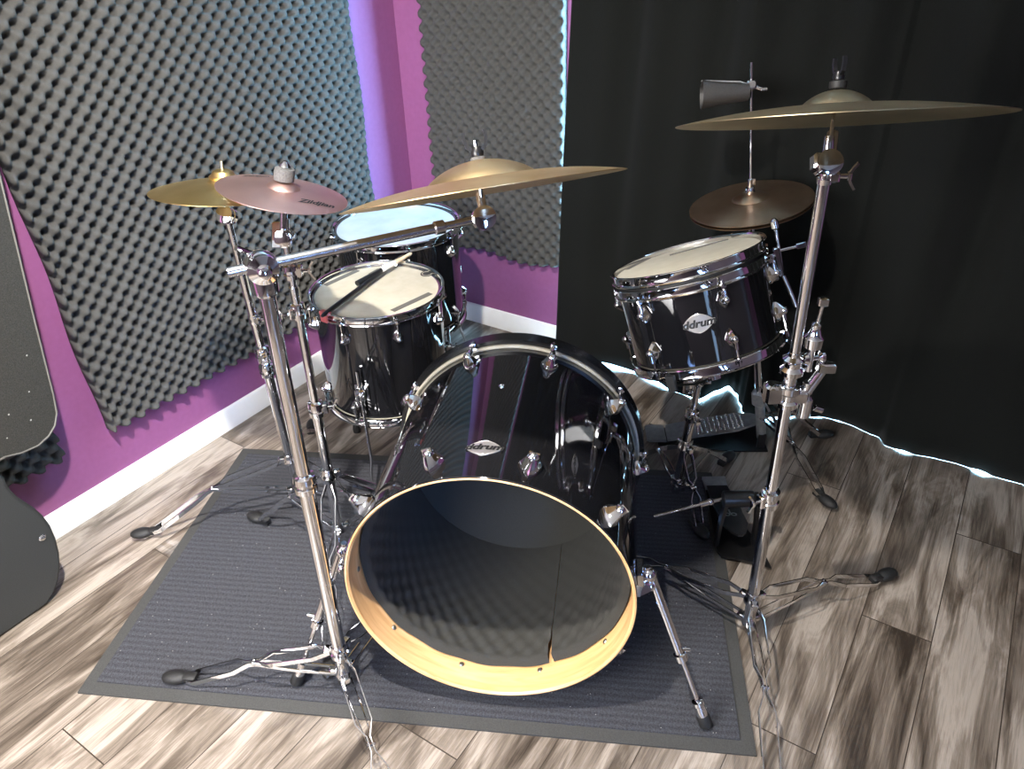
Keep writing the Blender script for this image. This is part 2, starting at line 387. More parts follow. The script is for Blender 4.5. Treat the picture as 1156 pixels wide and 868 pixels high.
# ------------------------------------------------------------------ egg-crate foam panels
def foam_panel(name, label, o, u, n, wd, ht, thick, amp, wave=.0, cat='foam panel', sag=0., group=None):
    "o = lower left on the wall, u along the wall, n out of the wall"
    o, u, n = V(o), V(u), V(n); P, Q = .049, .046; ds = P/8
    NU, NV = int(wd/ds), int(ht/ds); mb = MB(); vs = []
    def hgt(a, b):
        q = math.cos(PI*2*a/P)*math.cos(PI*2*b/Q)
        q = (1-q)/2
        return thick-2*amp*q**1.9+.003*noise.noise(V((a*7, b*7, 3)))
    for j in range(NV+1):
        for i in range(NU+1):
            a = wd*i/NU; b = ht*j/NV
            dz = -sag*(.5+.5*math.sin(a*17+1.0)) * max(0, 1-b/.25)
            ea = wave*math.sin(b*14+1)*(1 if i < 3 else (-1 if i > NU-3 else 0))
            vs.append(o+u*(a+ea*.4)+Z*(b+dz)+n*hgt(a, b))
    fs = [(j*(NU+1)+i, j*(NU+1)+i+1, (j+1)*(NU+1)+i+1, (j+1)*(NU+1)+i) for j in range(NV) for i in range(NU)]
    edge = [i for i in range(NU+1)]+[(j)*(NU+1)+NU for j in range(1, NV+1)]+[NV*(NU+1)+i for i in range(NU-1, -1, -1)]+[j*(NU+1) for j in range(NV-1, 0, -1)]
    b0 = len(vs); L = len(edge)
    for e in edge:
        p = vs[e]; d = (p-o).dot(n); vs.append(p-n*(d-.002))
    fs += [(edge[k], b0+k, b0+(k+1) % L, edge[(k+1) % L]) for k in range(L)]; fs.append(tuple(b0+k for k in range(L)))
    mb.add(vs, fs); ob = mb.build(name, M['foam'], None, 180)
    return tag(ob, label, cat, group)
foam_panel('acoustic_foam_panel', 'large grey egg-crate foam sheet on the left wall behind the small cymbals', (.838, WY-.001, .236), (1, 0, 0), (0, -1, 0), 1.19, 2.05, .046, .021, .012)
foam_panel('acoustic_foam_panel', 'grey egg-crate foam piece low on the left wall, mostly hidden by the speckled panel', (-.35, WY-.001, .236), (1, 0, 0), (0, -1, 0), 1.05, 2.05, .046, .021, .004)
foam_panel('acoustic_foam_panel', 'grey egg-crate foam sheet on the back wall beside the dark curtain', (WX-.001, 1.862, .345), (0, -1, 0), (-1, 0, 0), .575, 1.95, .036, .011, .0, sag=.02)

# ------------------------------------------------------------------ mat
mc = V((.343, 1.456, 0)); md = V((.8975, .441, 0)); mw_ = V((.441, -.8975, 0)); ML, MW = .914, 1.505
root = Matrix.Translation(mc) @ Matrix((md, mw_, -Z)).transposed().to_4x4()
e = .030
ol = [(0, 0), (ML, 0), (ML, MW), (0, MW)]
mt = thing('floor_mat', 'rectangular dark grey ribbed carpet mat under the bass drum', 'mat', mc)
WM[mt.name] = root; mt.matrix_world = root
MB().prism([(e, e), (ML-e, e), (ML-e, MW-e), (e, MW-e)], mc, md, mw_, Z, .009).build('carpet_surface', M['mat'], mt, 30)
bd = MB()
for a, b, c_, d_ in ((0, 0, ML, e), (0, MW-e, ML, MW), (0, e, e, MW-e), (ML-e, e, ML, MW-e)):
    bd.prism([(a, b), (c_, b), (c_, d_), (a, d_)], mc, md, mw_, Z, .005)
bd.build('rubber_border', M['mat_edge'], mt, 30)

# ------------------------------------------------------------------ text on surfaces
def letters(txt, fnplace, size, parent, name, m, th=.0006, shear=.0, bold=.0):
    cv = bpy.data.curves.new('t', 'FONT'); cv.body = txt; cv.size = size; cv.align_x = 'CENTER'; cv.align_y = 'CENTER'
    cv.shear = shear; cv.offset = bold; cv.resolution_u = 3
    to = bpy.data.objects.new('t', cv); C.objects.link(to)
    me = bpy.data.meshes.new_from_object(to.evaluated_get(bpy.context.evaluated_depsgraph_get()))
    bpy.data.objects.remove(to); bpy.data.curves.remove(cv)
    bm = bmesh.new(); bm.from_mesh(me); bmesh.ops.subdivide_edges(bm, edges=[e for e in bm.edges if e.calc_length() > size*.25], cuts=2)
    r = bmesh.ops.triangulate(bm, faces=bm.faces)
    vs = [fnplace(v.co.x, v.co.y) for v in bm.verts]; bm.verts.index_update(); fs = [tuple(v.index for v in f.verts) for f in bm.faces]; bm.free()
    return MB().add(vs, fs).build(name, m, parent, 0)

# ------------------------------------------------------------------ drums
class Fr:
    "frame of a drum: o = centre of the top rim, z = outward axis, x = reference direction"
    def __init__(s, o, z, ref):
        s.o = V(o); s.z = V(z).normalized(); r = V(ref); s.x = (r-s.z*r.dot(s.z)).normalized(); s.y = s.z.cross(s.x)
    def d(s, th): return s.x*math.cos(th)+s.y*math.sin(th)
    def t(s, th): return -s.x*math.sin(th)+s.y*math.cos(th)
    def p(s, th, r, h): return s.o+s.d(th)*r+s.z*h
def lug(fr, th, R, h, parent, hoop_h, size=1., rod=True, sgn=1, claw=False, rod_r=None, material=None):
    "diamond shaped lug with its tension rod running to the hoop"
    mat_ = material or M['chrome']
    c = fr.p(th, R, h); n, t_, z = fr.d(th), fr.t(th), fr.z
    mb = MB(); s = size
    lay = [(.0, 1.), (.004, 1.), (.009, .82), (.017, .55), (.022, .25)]; vs = []; K = 12
    for hh, q in lay:
        for k in range(K):
            a = 2*PI*k/K; ca, sa = math.cos(a), math.sin(a)
            rr = 1/(abs(ca)**1.3+abs(sa)**1.3)**(1/1.3)
            vs.append(c-n*.001+n*hh*s+t_*ca*rr*.0155*s*q+z*(sa*rr*.022*s*q))
    fs = [(j*K+k, j*K+(k+1) % K, j*K+K+(k+1) % K, j*K+K+k) for j in range(len(lay)-1) for k in range(K)]+[tuple(range(K))[::-1], tuple((len(lay)-1)*K+k for k in range(K))]
    mb.add(vs, fs); mb.ball(c+n*.017*s, .0085*s, 12)
    if not rod: mb.box(c+n*.020*s+z*.001, n, t_, z, .006*s, .0068*s, .0016)
    if rod: mb.tube(c+n*.014*s-z*.002*sgn, c+n*.014*s+z*.022*s*sgn, .0068*s, .0055*s)
    lg = mb.build('lug', mat_, parent, 35)
    if rod:
        rr = R+.014*s if rod_r is None else rod_r
        m2 = MB(); a = fr.p(th, R+.014*s, h+.018*s*sgn); b = fr.p(th, rr, hoop_h)
        m2.tube(a, b, .0026, n=8); e = (b-a).normalized()
        m2.tube(b-e*.002, b+e*.004, .0058, n=10); m2.rbox(b+e*.008, n, t_, e, .0035, .0035, .0045)
        m2.box(b-e*.003-n*.006, n, t_, e, .009, .006, .002)
        if claw:
            m2.strip([b-n*.004+e*.003, b-n*.012+e*.006, fr.p(th, R-.006, hoop_h)+e*.006, fr.p(th, R-.010, hoop_h)-e*.006], t_, .017, .003)
            m2.rbox(b-e*.004, n, t_, e, .006, .008, .005)
        m2.build('tension_rod', mat_, lg, 35)
    return lg
def rim_profile(R, h0, sg=1, H=.026):
    "triple flanged hoop, h0 = its outer edge, sg = +1 when it faces up"
    return [(R-.004, h0), (R-.001, h0-.0005*sg), (R, h0-.002*sg), (R-.004, h0-.004*sg), (R-.0055, h0-.010*sg), (R-.0055, h0-(H-.006)*sg),
            (R-.001, h0-(H-.004)*sg), (R, h0-(H-.002)*sg), (R-.001, h0-H*sg), (R-.009, h0-(H-.001)*sg), (R-.0085, h0-.004*sg), (R-.0065, h0-.001*sg)]
def badge(fr, th, R, h, parent, W=.030, Hh=.0165, fl_=1):
    def on(a, b, e): return fr.p(th+fl_*a/R, R+e, h+fl_*b)
    K = 48; vs = []; lay = []
    for s_, e in ((1, -.0005), (1, .0012), (.93, .0022), (.90, .0016)):
        for k in range(K):
            a = 2*PI*k/K; ca, sa = math.cos(a), math.sin(a); rr = 1/(abs(ca)**1.45+abs(sa)**1.45)**(1/1.45)
            vs.append(on(ca*rr*W*s_, sa*rr*Hh*s_, e))
    fs = [(j*K+k, j*K+(k+1) % K, j*K+K+(k+1) % K, j*K+K+k) for j in range(3) for k in range(K)]
    c0 = len(vs); vs.append(on(0, 0, .0016)); fs += [(c0, 3*K+k, 3*K+(k+1) % K) for k in range(K)]
    b = MB().add(vs, fs).build('badge', M['badge'], parent, 30); b['label'] = 'silver badge lettered ddrum'
    # side tabs behind the lettering, then the letters
    MB().add([on(x, y, .0024) for x, y in ((-.031*W/.03, -.0062), (.031*W/.03, -.0062), (.033*W/.03, .0052), (-.029*W/.03, .0052))], [(0, 1, 2, 3)]).build('badge_band', M['badge'], b, 0)
    letters('ddrum', lambda x, y: on(x*1.12, y, .0030), .0215*W/.03, b, 'lettering', M['ink'], shear=.25, bold=.0009)
def tom(fr, Rh, depth, root, headmat, nl, ph, name_top='top_hoop', hoopH=.026, lugs=None, lug_in=.055):
    "one tom with both hoops; Rh = hoop radius"
    R = Rh-.011
    MB().lathe(fr.o, fr.z, [(R-.007, -.030), (R, -.028), (R, -depth+.028), (R-.007, -depth+.030)], 96, fr.x, closed=True).build('shell', M['black_gloss'], root, 30)
    MB().lathe(fr.o, fr.z, rim_profile(Rh, 0, 1, hoopH), 96, fr.x, closed=True).build(name_top, M['chrome'], root, 30)
    MB().lathe(fr.o, fr.z, rim_profile(Rh, -depth, -1, .026), 96, fr.x, closed=True).build('bottom_hoop', M['chrome'], root, 30)
    hd = MB().lathe(fr.o, fr.z, [(0, -.0135), (Rh*.5, -.0135), (R-.008, -.0135), (R-.004, -.0145), (R-.0005, -.019), (R-.0005, -.026), (R-.004, -.026), (R-.006, -.018), (0, -.0150)], 96, fr.x, cap=False).build('drum_head', headmat, root, 30)
    MB().lathe(fr.o, fr.z, [(0, -depth+.0135), (R-.008, -depth+.0135), (R-.001, -depth+.019), (R-.001, -depth+.026), (0, -depth+.016)], 64, fr.x, cap=False).build('bottom_head', M['head'], root, 30)
    MB().lathe(fr.o, fr.z, [(R-.0065, -.0125), (R-.001, -.0125), (R+.0015, -.0165), (R+.0015, -.022), (R-.0065, -.018)], 96, fr.x, closed=True).build('head_collar', M['chrome_dull'], root, 30)
    for k in range(nl):
        th = ph+2*PI*k/nl
        lug(fr, th, R, -hoopH-lug_in+.010, root, -hoopH+.004, .95)
        lug(fr, th, R, -depth+.026+lug_in-.012, root, -depth+.026-.004, .95, sgn=-1)
    return hd

# ---- bass drum
KN = V((-.903, -.427, .047)).normalized(); kc = V((.823, .631, .344)); KR = .2914
kf = Fr(kc, KN, Z)          # theta 0 = up; theta grows by right-hand rule about KN
KD = .534
def kth(deg): return -rad(deg)  # seen from the front, + = towards the right
if V(kf.p(kth(50), KR, 0)).y > kc.y: kth = lambda deg: rad(deg)
kick = thing('bass_drum', 'large black bass drum lying on its side, front head removed, grey foam inside', 'bass drum', kc-Z*.33, KN)
MB().lathe(kc, KN, [(KR-.002, .0), (KR, -.003), (KR, -KD+.03), (KR-.004, -KD+.03), (KR-.004, -.003)], 160, Z, closed=True).build('shell', M['black_gloss'], kick, 30)
MB().lathe(kc, KN, [(KR-.0035, -.0032), (KR-.0015, .0006), (KR-.0045, .0016), (KR-.0085, -.003), (KR-.0085, -KD+.03), (KR-.0045, -KD+.03)], 160, Z, closed=True).build('inner_ply', M['maple'], kick, 30)
# rear hoop (black), chrome ring of the rear head, batter head
MB().lathe(kc, KN, [(KR+.002, -KD-.012), (KR+.020, -KD-.012), (KR+.020, -KD+.026), (KR+.003, -KD+.024)], 160, Z, closed=True).build('rear_hoop', M['black_hoop'], kick, 30)
MB().lathe(kc, KN, [(KR+.001, -KD+.018), (KR+.0080, -KD+.018), (KR+.0080, -KD+.031), (KR+.005, -KD+.034), (KR+.001, -KD+.032)], 160, Z, closed=True).build('rear_head_ring', M['head'], kick, 30)
MB().lathe(kc, KN, [(0, -KD+.012), (KR-.006, -KD+.012), (KR+.0005, -KD+.02), (0, -KD+.016)], 96, Z, cap=False).build('rear_head', M['head'], kick, 30)
# foam liner with a seam at lower right
vs = []; NA, NS = 360, 70
gap = rad(3.0); ga = kth(154)
for j in range(NS+1):
    for i in range(NA+1):
        s = .066+(KD-.095-.066)*j/NS; gp = gap*.75*max(.12, 1-(s-.066)/.10); a = ga+gp/2+(2*PI-gp)*i/NA
        if j == 0: s += .0015*math.sin(a*16)
        hgt = .020+.0045*math.cos(a*37)*math.cos(s*2*PI/.050)*min(1, j/5)
        if j == 0: hgt = .004
        if j == 1: hgt *= .75
        hgt = .020+(hgt-.020)*max(.12, 1-(s-.066)/.22) if j > 1 else hgt
        vs.append(kf.p(a, KR-.0085-hgt, -s))
fs = [(j*(NA+1)+i, j*(NA+1)+i+1, (j+1)*(NA+1)+i+1, (j+1)*(NA+1)+i) for j in range(NS) for i in range(NA)]
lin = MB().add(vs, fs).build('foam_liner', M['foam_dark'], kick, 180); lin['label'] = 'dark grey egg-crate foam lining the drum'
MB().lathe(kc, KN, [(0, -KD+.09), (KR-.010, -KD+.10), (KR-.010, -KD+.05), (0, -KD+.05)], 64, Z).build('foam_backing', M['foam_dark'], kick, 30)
for deg in (-128, -164, 160-16, 124, 88, -92):
    dg = deg
    a = kth({-128: -128, -164: -164, 144: 160, 124: 124, 88: 88, -92: -92}[deg]); p = kf.p(a, KR-.0085, -.056); dd = -kf.d(a)
    MB().lathe(p-dd*.001, dd, [(.0062, 0), (.0062, .0015), (.0045, .0035), (0, .004)], 14).build('lug_screw', M['dull_steel'], kick, 30)
for k in range(10):
    a = kth(16+36*k)
    low = (16+36*k) % 360
    lug(kf, a, KR, -.055, kick, 0, 1.45, rod=False)
    lug(kf, a, KR, -.445, kick, -KD+.026, 1.3, rod=True, sgn=-1, claw=True, rod_r=KR+.020)
badge(kf, kth(-2), KR, -.092, kick, .034, .024, -1)
MB().lathe(kf.p(kth(-2), KR-.0005, -.325), kf.d(kth(-2)), [(.0075, 0), (.0075, .0015), (.004, .0025), (.0035, .0005), (0, .0005)], 20).build('vent_grommet', M['chrome'], kick, 30)
# spurs
for sgn, tip in ((1, V((1.011, .214, .009))), (-1, None)):
    a = kth(84*sgn); n, tt = kf.d(a), kf.t(a); c = kf.p(a, KR, -.062)
    if tip is None:
        sd = V((.427, -.904, 0)); q = V((1.011, .214, .009))-kc; tip = V((1.011, .214, .009))-sd*2*q.dot(sd); tip.z = .010
    br = MB().rbox(c+n*.006, n, tt, KN, .007, .022, .024).ball(c+n*.022, .016, 14)
    br.tube(c+n*.020-tt*.022, c+n*.020+tt*.022, .0065)
    br = br.build('spur_bracket', M['chrome'], kick, 35)
    p0 = c+n*.026; d = (tip-p0); L = d.length; d.normalize()
    sp = MB().tube(p0-d*.012, p0+d*L*.52, .0095).lathe(p0+d*L*.50, d, [(.0095, -.004), (.0135, -.002), (.0135, .014), (.009, .018)], 16)
    sp.tube(p0+d*L*.47+n*.009, p0+d*L*.47+n*.024, .0045)
    sp = sp.build('spur', M['chrome'], kick, 35)
    MB().tube(p0+d*L*.5, p0+d*(L-.028), .0052).lathe(p0+d*(L-.075), d, [(.006, 0), (.012, .002), (.013, .010), (.006, .012), (.010, .014), (.0125, .030), (.0125, .040)], 18).build('spur_rod', M['chrome'], sp, 35)
    MB().lathe(p0+d*(L-.037), d, [(.0125, 0), (.0145, .004), (.015, .028), (.009, .035)], 18).build('rubber_foot', M['rubber'], sp, 35)

# ---- near floor tom (14 inch) and rear floor tom (16 inch)
def floor_tom(o, Rh, depth, label, headmat, ph, legs, cat='floor tom'):
    o = V(o); r = thing('floor_tom', label, cat, (o.x, o.y, 0)); fr = Fr(o, Z, (-1, 0, 0))
    tom(fr, Rh, depth, r, headmat, 8, ph)
    for a in legs:
        R = Rh-.011; n, tt = fr.d(a), fr.t(a); c = fr.p(a, R, -depth+.115)
        br = MB().rbox(c+n*.010, n, tt, Z, .011, .016, .017).rbox(c+n*.002, n, tt, Z, .003, .020, .024)
        br.tube(c+n*.020+tt*.0, c+n*.034, .0055).rbox(c+n*.036, n, tt, Z, .003, .004, .013)
        br.build('leg_bracket', M['chrome'], r, 35)
        q = o.z-depth+.115
        lg = MB().poly([c+n*.014+Z*.075, c+n*.014-Z*(q*.62), c+n*.030-Z*(q*.74), c+n*.034-Z*(q-.025)], .0048, 10).build('leg', M['chrome'], r, 50)
        MB().lathe(V((c+n*.034).to_tuple())-Z*(q-.001), Z, [(.012, 0), (.0125, .012), (.010, .028), (.0065, .036)], 16).build('rubber_foot', M['rubber'], lg, 35)
    return r, fr
FT = V((1.401, 1.392, .598))
ft, ff = floor_tom(FT, .19, .350, 'black floor tom with two sticks lying across its cream head', M['head'], rad(12), [rad(20), rad(140), rad(262)])
rt, rf = floor_tom((1.786, 1.644, .617), .212, .355, 'bigger black floor tom with a bright white head, back by the corner', M['head_white'], rad(5), [rad(40), rad(160), rad(280)])
zt = FT.z-.0132
def strip_on(a, b, w, root, z, nm='tape_strip', m=None):
    a, b = V((a[0], a[1], z)), V((b[0], b[1], z)); d = (b-a); n = Z.cross(d).normalized()
    MB().box((a+b)/2, d, n, Z, d.length/2, w/2, .0006).build(nm, m or M['tape'], root, 0)
a = fl(367, 322, zt); b = fl(404, 305, zt); strip_on(a, b, .017, ft, zt)
a = fl(443, 351, zt); b = fl(486, 331, zt); strip_on(a, b, .018, ft, zt)
p = fl(482, 309, zt)
MB().lathe((p.x, p.y, zt), Z, [(0, 0), (.019, 0), (.019, .0009), (0, .0009)], 24).build('head_logo', M['ink'], ft, 0)
MB().lathe((p.x, p.y, zt+.0002), Z, [(.013, 0), (.0148, 0), (.0148, .0010), (.013, .0010)], 24, closed=True).build('head_logo_ring', M['head'], ft, 0)
th = math.atan2(ff.y.dot(fl(360, 357, FT.z)-FT), ff.x.dot(fl(360, 357, FT.z)-FT))
p = ff.p(th, .189, .0)
MB().rbox(p, ff.d(th), ff.t(th), Z, .008, .016, .005).rbox(p+ff.d(th)*.006-Z*.012, ff.d(th), ff.t(th), Z, .003, .012, .012).build('hoop_guard', M['red'], ft, 30).__setitem__('label', 'red clip on the chrome hoop')

# sticks on the near floor tom
s0 = fl(366, 355, FT.z+.004); s1 = fl(455, 289, FT.z+.001)
d = (s1-s0).normalized()
st = MB().poly([s0-d*.01, s0, s0+d*.02, s1-d*.03, s1], [.004, .0062, .0068, .0068, .005], 14).build('drumstick', M['black_metal'], None, 40)
tag(st, 'long all-black drum stick lying across the near floor tom', 'drumstick', None)
q0 = fl(403, 320, FT.z+.010); q1 = fl(464.5, 286, FT.z+.006); d = (q1-q0).normalized(); L = (q1-q0).length
rt_ = thing('drumstick', 'drum stick with black grip, white label and pale wood tip', 'drumstick', q0)
MB().tube(q0, q0+d*L*.42, .0078).build('grip', M['black_metal'], rt_, 40)
MB().tube(q0+d*L*.42, q0+d*L*.66, .0081).build('label_band', M['label_white'], rt_, 40)
MB().poly([q0+d*L*.66, q0+d*L*.92, q0+d*L*.96, q1], [.0070, .0052, .0060, .003], 14).build('tip', M['wood_tip'], rt_, 40)
MB().box(q0+d*L*.30+Z*.0078, d, d.cross(Z), Z, L*.08, .0035, .0006).build('grey_marking', M['tape'], rt_, 0)

# ---- rack tom on the basket stand
RC = V((1.638, .592, .772)); RN = V((.092, .361, .928)).normalized(); RD = .254; RR = .186
rk = thing('rack_tom', 'tilted black tom with two stacked chrome hoops and a silver ddrum badge', 'tom drum', RC-RN*RD, RN)
kf2 = Fr(RC, RN, (-1, -.15, 0))
def rk_theta(x, y, h):
    "angle on the rack tom shell whose projection is nearest the pixel"
    best = None
    for k in range(360):
        p = kf2.p(rad(k), RR-.011, h); v = p-CAM; w_ = v.dot(FW); X = 578+FPX*v.dot(RT)/w_; Y = 434-FPX*v.dot(UP)/w_
        e = abs(X-x) + (200 if kf2.d(rad(k)).dot(v) > 0 else 0)
        if best is None or e < best[0]: best = (e, k)
    return rad(best[1])
ph = rk_theta(741, 398, -.19)
R = RR-.011
MB().lathe(RC, RN, [(R-.007, -.060), (R, -.058), (R, -RD+.028), (R-.007, -RD+.030)], 96, kf2.x, closed=True).build('shell', M['black_gloss'], rk, 30)
MB().lathe(RC, RN, rim_profile(RR, 0, 1, .026), 96, kf2.x, closed=True).build('upper_hoop', M['chrome'], rk, 30)
MB().lathe(RC, RN, rim_profile(RR, -.033, 1, .025), 96, kf2.x, closed=True).build('top_hoop', M['chrome'], rk, 30)
MB().lathe(RC, RN, [(R-.004, -.024), (R+.002, -.024), (R+.002, -.036), (R-.004, -.036)], 96, kf2.x, closed=True).build('hoop_gap', M['rubber'], rk, 30)
MB().lathe(RC, RN, rim_profile(RR, -RD, -1, .026), 96, kf2.x, closed=True).build('bottom_hoop', M['chrome'], rk, 30)
MB().lathe(RC, RN, [(0, -.0105), (R-.010, -.0105), (R-.004, -.012), (R, -.02), (R-.004, -.024), (0, -.014)], 96, kf2.x, cap=False).build('drum_head', M['head'], rk, 30)
MB().lathe(RC, RN, [(0, -RD+.0135), (R-.008, -RD+.0135), (R, -RD+.02), (0, -RD+.018)], 64, kf2.x, cap=False).build('bottom_head', M['head'], rk, 30)
for k in range(6):
    th = ph+2*PI*k/6
    lug(kf2, th, R, -.088, rk, -.056, 1.05)
    lug(kf2, th, R, -RD+.074, rk, -RD+.022, 1.1, sgn=-1)
th = rk_theta(788, 366, -.12)
badge(kf2, th, R, -.128, rk, .034, .023)
th = rk_theta(866, 338, -.09)
MB().lathe(kf2.p(th, R-.0005, -.125), kf2.d(th), [(.0075, 0), (.0075, .0015), (.004, .0025), (.0035, .0005), (0, .0005)], 20).build('vent_grommet', M['chrome'], rk, 30)
hz = -.0100
for A, B in (((708, 304), (733, 291)), ((756, 288), (822, 270))):
    pa = []
    for q in (A, B):
        dd = FW+RT*((q[0]-578)/FPX)-UP*((q[1]-434)/FPX); tt = (RC+RN*hz-CAM).dot(RN)/dd.dot(RN); pa.append(CAM+dd*tt)
    u = (pa[1]-pa[0]); MB().box((pa[0]+pa[1])/2, u, RN.cross(u), RN, u.length/2, .006, .0006).build('tape_strip', M['tape'], rk, 0)
# bracket, rod and throw-off lever on the right side of the rack tom
th = rk_theta(884, 300, -.05)+rad(6)
n, tt = kf2.d(th), kf2.t(th); c = kf2.p(th, R, -.10)
bk = MB().rbox(c+n*.012+RN*.02, n, tt, RN, .010, .018, .030).rbox(c+n*.026+RN*.03, n, tt, RN, .007, .010, .034)
bk.tube(c+n*.030+RN*.00, c+n*.034+RN*.105, .0045).lathe(c+n*.034+RN*.105, RN, [(.0045, 0), (.009, .004), (.009, .020), (.004, .026)], 14)
bk.tube(c+n*.030+tt*.0-RN*.005, c+n*.040-RN*.05, .007, .006).tube(c+n*.040-RN*.05, c+n*.046-RN*.085, .0065, .005)
bk.tube(c+n*.030+RN*.055, c+n*.078+RN*.055, .0035).rbox(c+n*.082+RN*.055, n, tt, RN, .012, .004, .006)
bk.build('mounting_bracket', M['chrome'], rk, 35)

# ------------------------------------------------------------------ stands
def leg(stand, hub, foot, low, spread=.017, twist=None, style='bar', feet='rubber_foot', knee=.5, arch=.03, nofoot=False, fs=1.25):
    "double-braced leg: two bars pinched in the middle, a brace back to the low collar, a rubber foot"
    hub, foot, low = V(hub), V(foot), V(low); d = foot-hub; side = d.cross(Z).normalized()
    prof = [(0, .25), (.06, .35), (.14, 1), (.40, 1), (.47, .22), (.54, .22), (.62, 1), (.88, 1), (.96, .3), (1, .25)]
    mb = MB()
    for sg in (1, -1):
        pts = []
        for f, o in prof:
            pts.append(hub+d*f+side*(spread*o*sg)+Z*arch*math.sin(PI*min(1, f*1.15))*(1 if f < .87 else max(0, (1-f)/.13)))
        mb.strip(pts, Z, .0115, .0022)
    k = hub+d*.505+Z*arch; mb.tube(k-side*.008, k+side*.008, .0045, n=10)
    mb.tube(hub+d*.02-side*.008, hub+d*.02+side*.008, .0045, n=10)
    lg = mb.build('leg', M['chrome'], stand, 30)
    b = MB()
    for sg in (1, -1): b.strip([low+side*.009*sg, (low+k)/2+side*.010*sg, k+side*.005*sg], Z, .0085, .002)
    b.tube(low-side*.010, low+side*.010, .004, n=8)
    b.build('leg_brace', M['chrome'], lg, 30)
    if not nofoot:
        dd = V((d.x, d.y, 0)).normalized(); a = foot-dd*.012*fs; a.z = foot.z+.010*fs
        MB().ball(V((foot.x, foot.y, foot.z+.011*fs)), .015*fs, 16, (1.75, 1.0, .74), (dd, Z.cross(dd), Z)).rbox(a-dd*.016*fs+Z*.003, dd, Z.cross(dd), Z, .012*fs, .009*fs, .007*fs).build('rubber_foot', M['rubber'], lg, 40)
    return lg
def collar(mb, p, d, r, L=.030, wing=None):
    "height clamp: stepped ring with a wing screw"
    d = V(d).normalized(); p = V(p)
    mb.lathe(p, d, [(r, -.002), (r*1.45, .0), (r*1.5, L*.35), (r*1.28, L*.4), (r*1.28, L*.62), (r*1.5, L*.68), (r*1.4, L), (r*.8, L+.004)], 20)
    if wing is not None:
        w_ = V(wing); w_ = (w_-d*w_.dot(d)).normalized(); s = w_.cross(d); q = p+d*L*.5
        mb.rbox(q+w_*r*1.5, w_, s, d, .008, .010, L*.38); mb.tube(q+w_*r*1.3, q+w_*(r*1.3+.022), .004, n=10)
        e = q+w_*(r*1.3+.024)
        mb.rbox(e, w_, s, d, .003, .006, .006)
        mb.strip([e+d*.004, e+d*.012+w_*.004, e+d*.021+w_*.010], s, .006, .004); mb.strip([e-d*.004, e-d*.012+w_*.004, e-d*.021+w_*.010], s, .006, .004)
def hubcast(mb, p, d, feet, r):
    mb.lathe(p-V(d)*.014, d, [(r, 0), (r*1.45, .003), (r*1.45, .014), (r*1.25, .018), (r*1.25, .026), (r*1.1, .034)], 20)
    for f in feet:
        e = V((f[0]-p.x, f[1]-p.y, 0)).normalized(); mb.rbox(p+e*(r*1.3+.004), e, Z.cross(e), Z, .010, .008, .009)
def tilter(mb, p, up, side, s=1.):
    "ratchet tilter at p, cymbal stem along up"
    up, side = V(up).normalized(), V(side).normalized()
    mb.lathe(p-side*.014*s, side, [(.012*s, 0), (.017*s, .002*s), (.017*s, .012*s), (.013*s, .014*s), (.017*s, .016*s), (.017*s, .026*s), (.012*s, .028*s)], 24)
    mb.lathe(p-side*.022*s, side, [(.0, -.002), (.006*s, -.002), (.007*s, .008*s)], 14)
    mb.tube(p, p+up*.036*s, .0085*s, .006*s)
def wing_nut(mb, p, up, s=1., yaw=0.):
    up = V(up).normalized(); x, y, _ = frame(up, (math.cos(yaw), math.sin(yaw), .2))
    mb.lathe(p, up, [(.008*s, 0), (.009*s, .004*s), (.006*s, .012*s), (.003, .013*s)], 14)
    for sg in (1, -1): mb.strip([p+x*.004*sg*s+up*.006*s, p+x*.012*sg*s+up*.012*s, p+x*.015*sg*s+up*.024*s, p+x*.014*sg*s+up*.032*s], y, .006*s, .0045*s)

def cymbal(name, label, cat, c, n, R, prof, m, n2=96, txt=None):
    n = V(n).normalized()
    x, y, z = frame(n, FW); rt = Matrix.Translation(V(c)) @ Matrix((x, y, z)).transposed().to_4x4()
    t = .0011
    up = [(r*R, h) for r, h in prof]; lo = [(r*R, h-t) for r, h in prof][::-1]
    full = up+lo; hole = .006
    full = [(max(r, hole), h) for r, h in full]
    o = MB().lathe(c, n, full, n2, FW, closed=True).build(name, m, None, 25, root=rt)
    tag(o, label, cat); return o, Fr(c, n, x), prof
def surf(prof, R, r):
    q = r/R
    for (a, ha), (b, hb) in zip(prof, prof[1:]):
        if a <= q <= b: return ha+(hb-ha)*(q-a)/(b-a)
    return prof[-1][1]
def smoothprof(bell, hb, hs, K=14):
    "cymbal profile: bell radius share, bell height, height of the bow at the bell"
    p = []
    for i in range(K+1):
        q = bell*i/K; f = q/bell; p.append((q, hs+(hb-hs)*(1-f*f)**.85))
    for i in range(1, K+1):
        f = i/K; q = bell+(1-bell)*f; p.append((q, hs*(1-f**1.7)))
    return p
def aim_up(dnpix):  # helper for the crash normals
    return None

